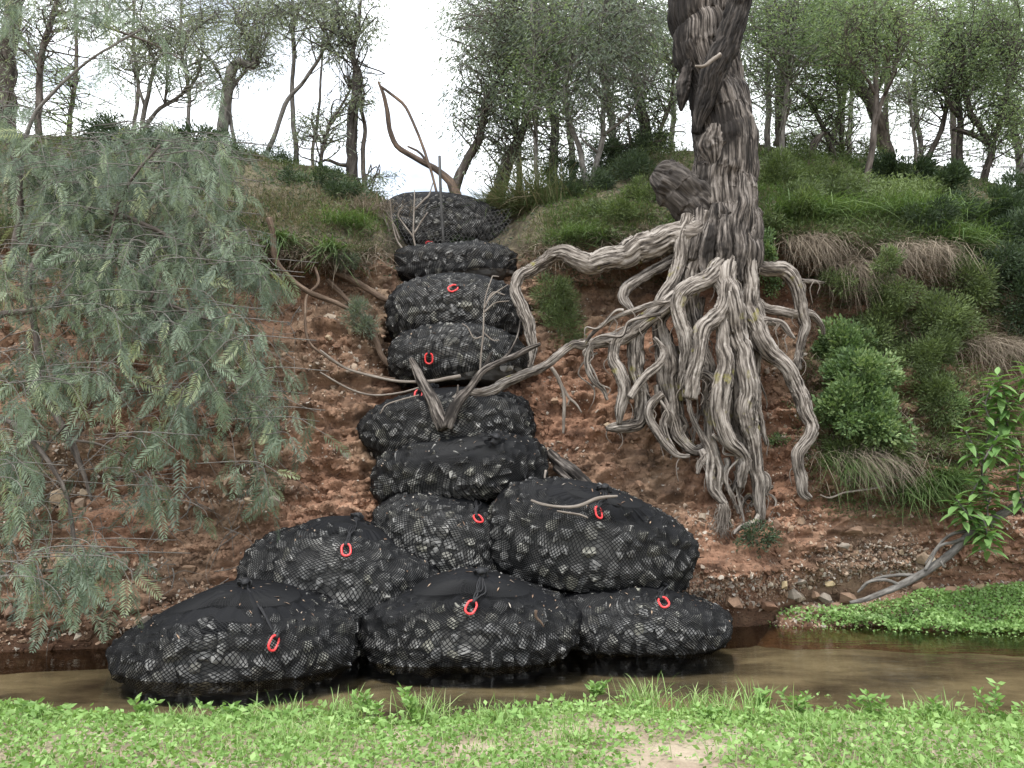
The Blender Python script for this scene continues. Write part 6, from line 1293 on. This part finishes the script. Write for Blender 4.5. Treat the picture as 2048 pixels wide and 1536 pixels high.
cress('creek_herb', 'bright green leafy herb mat covering the near bank', 42000, npick, near_z, 'leaf_weed', 42, L=.033, W=.020, hgt=.085, box=(-4.6, 4.6, 3.2, 6.0), cat='ground cover')
rg = np.random.RandomState(43); n = 26000; X = rg.uniform(-4.6, 4.6, n); Y = rg.uniform(3.2, 5.8, n); k = rg.rand(n) < npick(X, Y) * np.clip(.55 + 1.4 * fbm(np.stack([X * 1.6, Y * 2, 0 * X + 5], -1), 3, 3), .08, 1); X, Y = X[k], Y[k]; n = len(X)
C = np.stack([X, Y, near_z(X, Y) - .005], 1); D = norm(np.array([0, 0, 1.0]) + .38 * rg.normal(size=(n, 3)))
V, Q, T = blade_geo(C, D, .08 + .13 * rg.rand(n), .0042, .25 + .3 * rg.rand(n), rg)
o = link('creek_grass', mesh('creek_grass', V, Q, T, attrs={'tint': np.repeat(np.clip(.55 + .22 * rg.normal(size=n), 0, 1), 7)}), MAT['grass_bright']); tag(o, 'fine green grass mixed through the near bank herbs', 'grass', kind='stuff')
# tufts and leafy weeds that stand out along the water's edge
NT_ = [(1290, 1400, .34, 'dense grass tuft at the water edge right of the middle'), (1500, 1430, .36, 'grass tuft leaning over dark water on the right'), (1410, 1405, .26, 'small grass tuft beside the floating weeds'), (850, 1420, .28, 'grass tuft under the tall leafy weed in the middle'),
       (560, 1425, .24, 'thin seeding grass tuft at the left water edge'), (700, 1415, .24, 'fine grass tuft below the front left bag'), (1880, 1430, .28, 'grass tuft at the right water edge'), (1000, 1430, .26, 'wide grass tuft in front of the middle front bag'),
       (1150, 1480, .24, 'pale grass tuft on the bare sand'), (600, 1480, .25, 'tall grass patch in the left foreground'), (360, 1440, .22, 'narrow grass tuft at far left water edge'), (1620, 1450, .24, 'low grass tuft between the right weeds')]
for k, (px, py, L, lab) in enumerate(NT_):
    py += 22
    t_ = (py - 930) / F; Yg = 1.72 / math.tan(math.atan2(py - 768, F) - PITCH) if py > 940 else 6
    tussock('grass_tuft', lab, px, py, 130, L, .0060, .085, .35, 'grass_bright', 50 + k, (0, 0, 1), .33, 'grass tuft', 'grass tufts along the near water edge', Y=Yg, tmean=.55)
def leafy_weed(px, py, h, label, seed, nst=4):
    r = np.random.RandomState(8000 + seed); Yg = 1.72 / math.tan(math.atan2(py - 768, F) - PITCH); c = P(px, py, Yg); root = empty('leafy_weed', label, 'weed', 'leafy weeds along the near water edge', tuple(c))
    Cs, Ds, mb = [], [], MB()
    for s in range(nst):
        tp = np.array([.09 * r.normal(), .05 * r.normal(), h * (.6 + .45 * r.rand())]); V, q, t, b = tube([(0, 0, -.02, .003), (*(tp * .5 + .012 * r.normal(size=3)), .0025), (*tp, .0018)], seg=5, n=7); mb.add(V, q, t, bark=b)
        for j in range(9):
            f = .3 + .7 * j / 8; a = j * 2.4 + s
            for m in range(2):
                Cs.append(tp * f); Ds.append([math.cos(a + m * 3.14), math.sin(a + m * 3.14), .45 + .2 * r.normal()])
    link('stem', mb.mesh('stem'), MAT['grass_bright'], root, 'stuff')
    n = len(Cs); V, T = leaf_geo(np.array(Cs), np.array(Ds, float), .05 + .025 * r.rand(n), .026, r, .10, .5)
    link('foliage', mesh('foliage', V, tris=T, attrs={'tint': np.repeat(np.clip(.45 + .2 * r.normal(size=n), 0, 1), 4)}), MAT['leaf_weed'], root)
for k, (px, py, h, lab) in enumerate([(832, 1425, .28, 'tall leafy weed in front of the gap between the front bags'), (740, 1425, .20, 'leafy weed left of the tall middle weed'), (1520, 1420, .26, 'leafy weed cluster standing in dark water at right'), (1600, 1425, .24, 'leafy weed just right of the standing cluster'),
        (1755, 1430, .26, 'thin stemmed leafy weed at the right water edge'), (1990, 1440, .34, 'tall leafy weed at the bottom right water edge'), (1190, 1385, .14, 'leafy weed growing out of the shallow water'), (60, 1435, .16, 'low leafy weed at the far left water edge'),
        (280, 1420, .16, 'leafy weed opposite the left end of the front left bag'), (1420, 1440, .17, 'dock like weed beside the big grass tuft'), (470, 1425, .13, 'small leafy weed at the left water edge'), (1885, 1440, .20, 'leafy weed left of the tall bottom right one')]):
    leafy_weed(px, py + 12, h * .75, lab, k)
# floating scraps of weed on the water
fpick = lambda X, Y: np.clip(1.6 * fbm(np.stack([X * 2.2, Y * 5, 0 * X], -1), 3, 8) - .25, 0, 1) * np.clip((X - .7) / .6, 0, 1) * np.clip((6.7 - Y) / .3, 0, 1) + .7 * (np.abs(Y - wedge(X) + .1) < .12) * (X > 2.9)
cress('floating_weed', 'scraps of green weed floating near both banks on the right', 1500, fpick, lambda X, Y: 0 * X + .004, 'leaf_cress', 47, L=.022, W=.018, hgt=.012, box=(.8, 5.5, 6.1, 9.2))
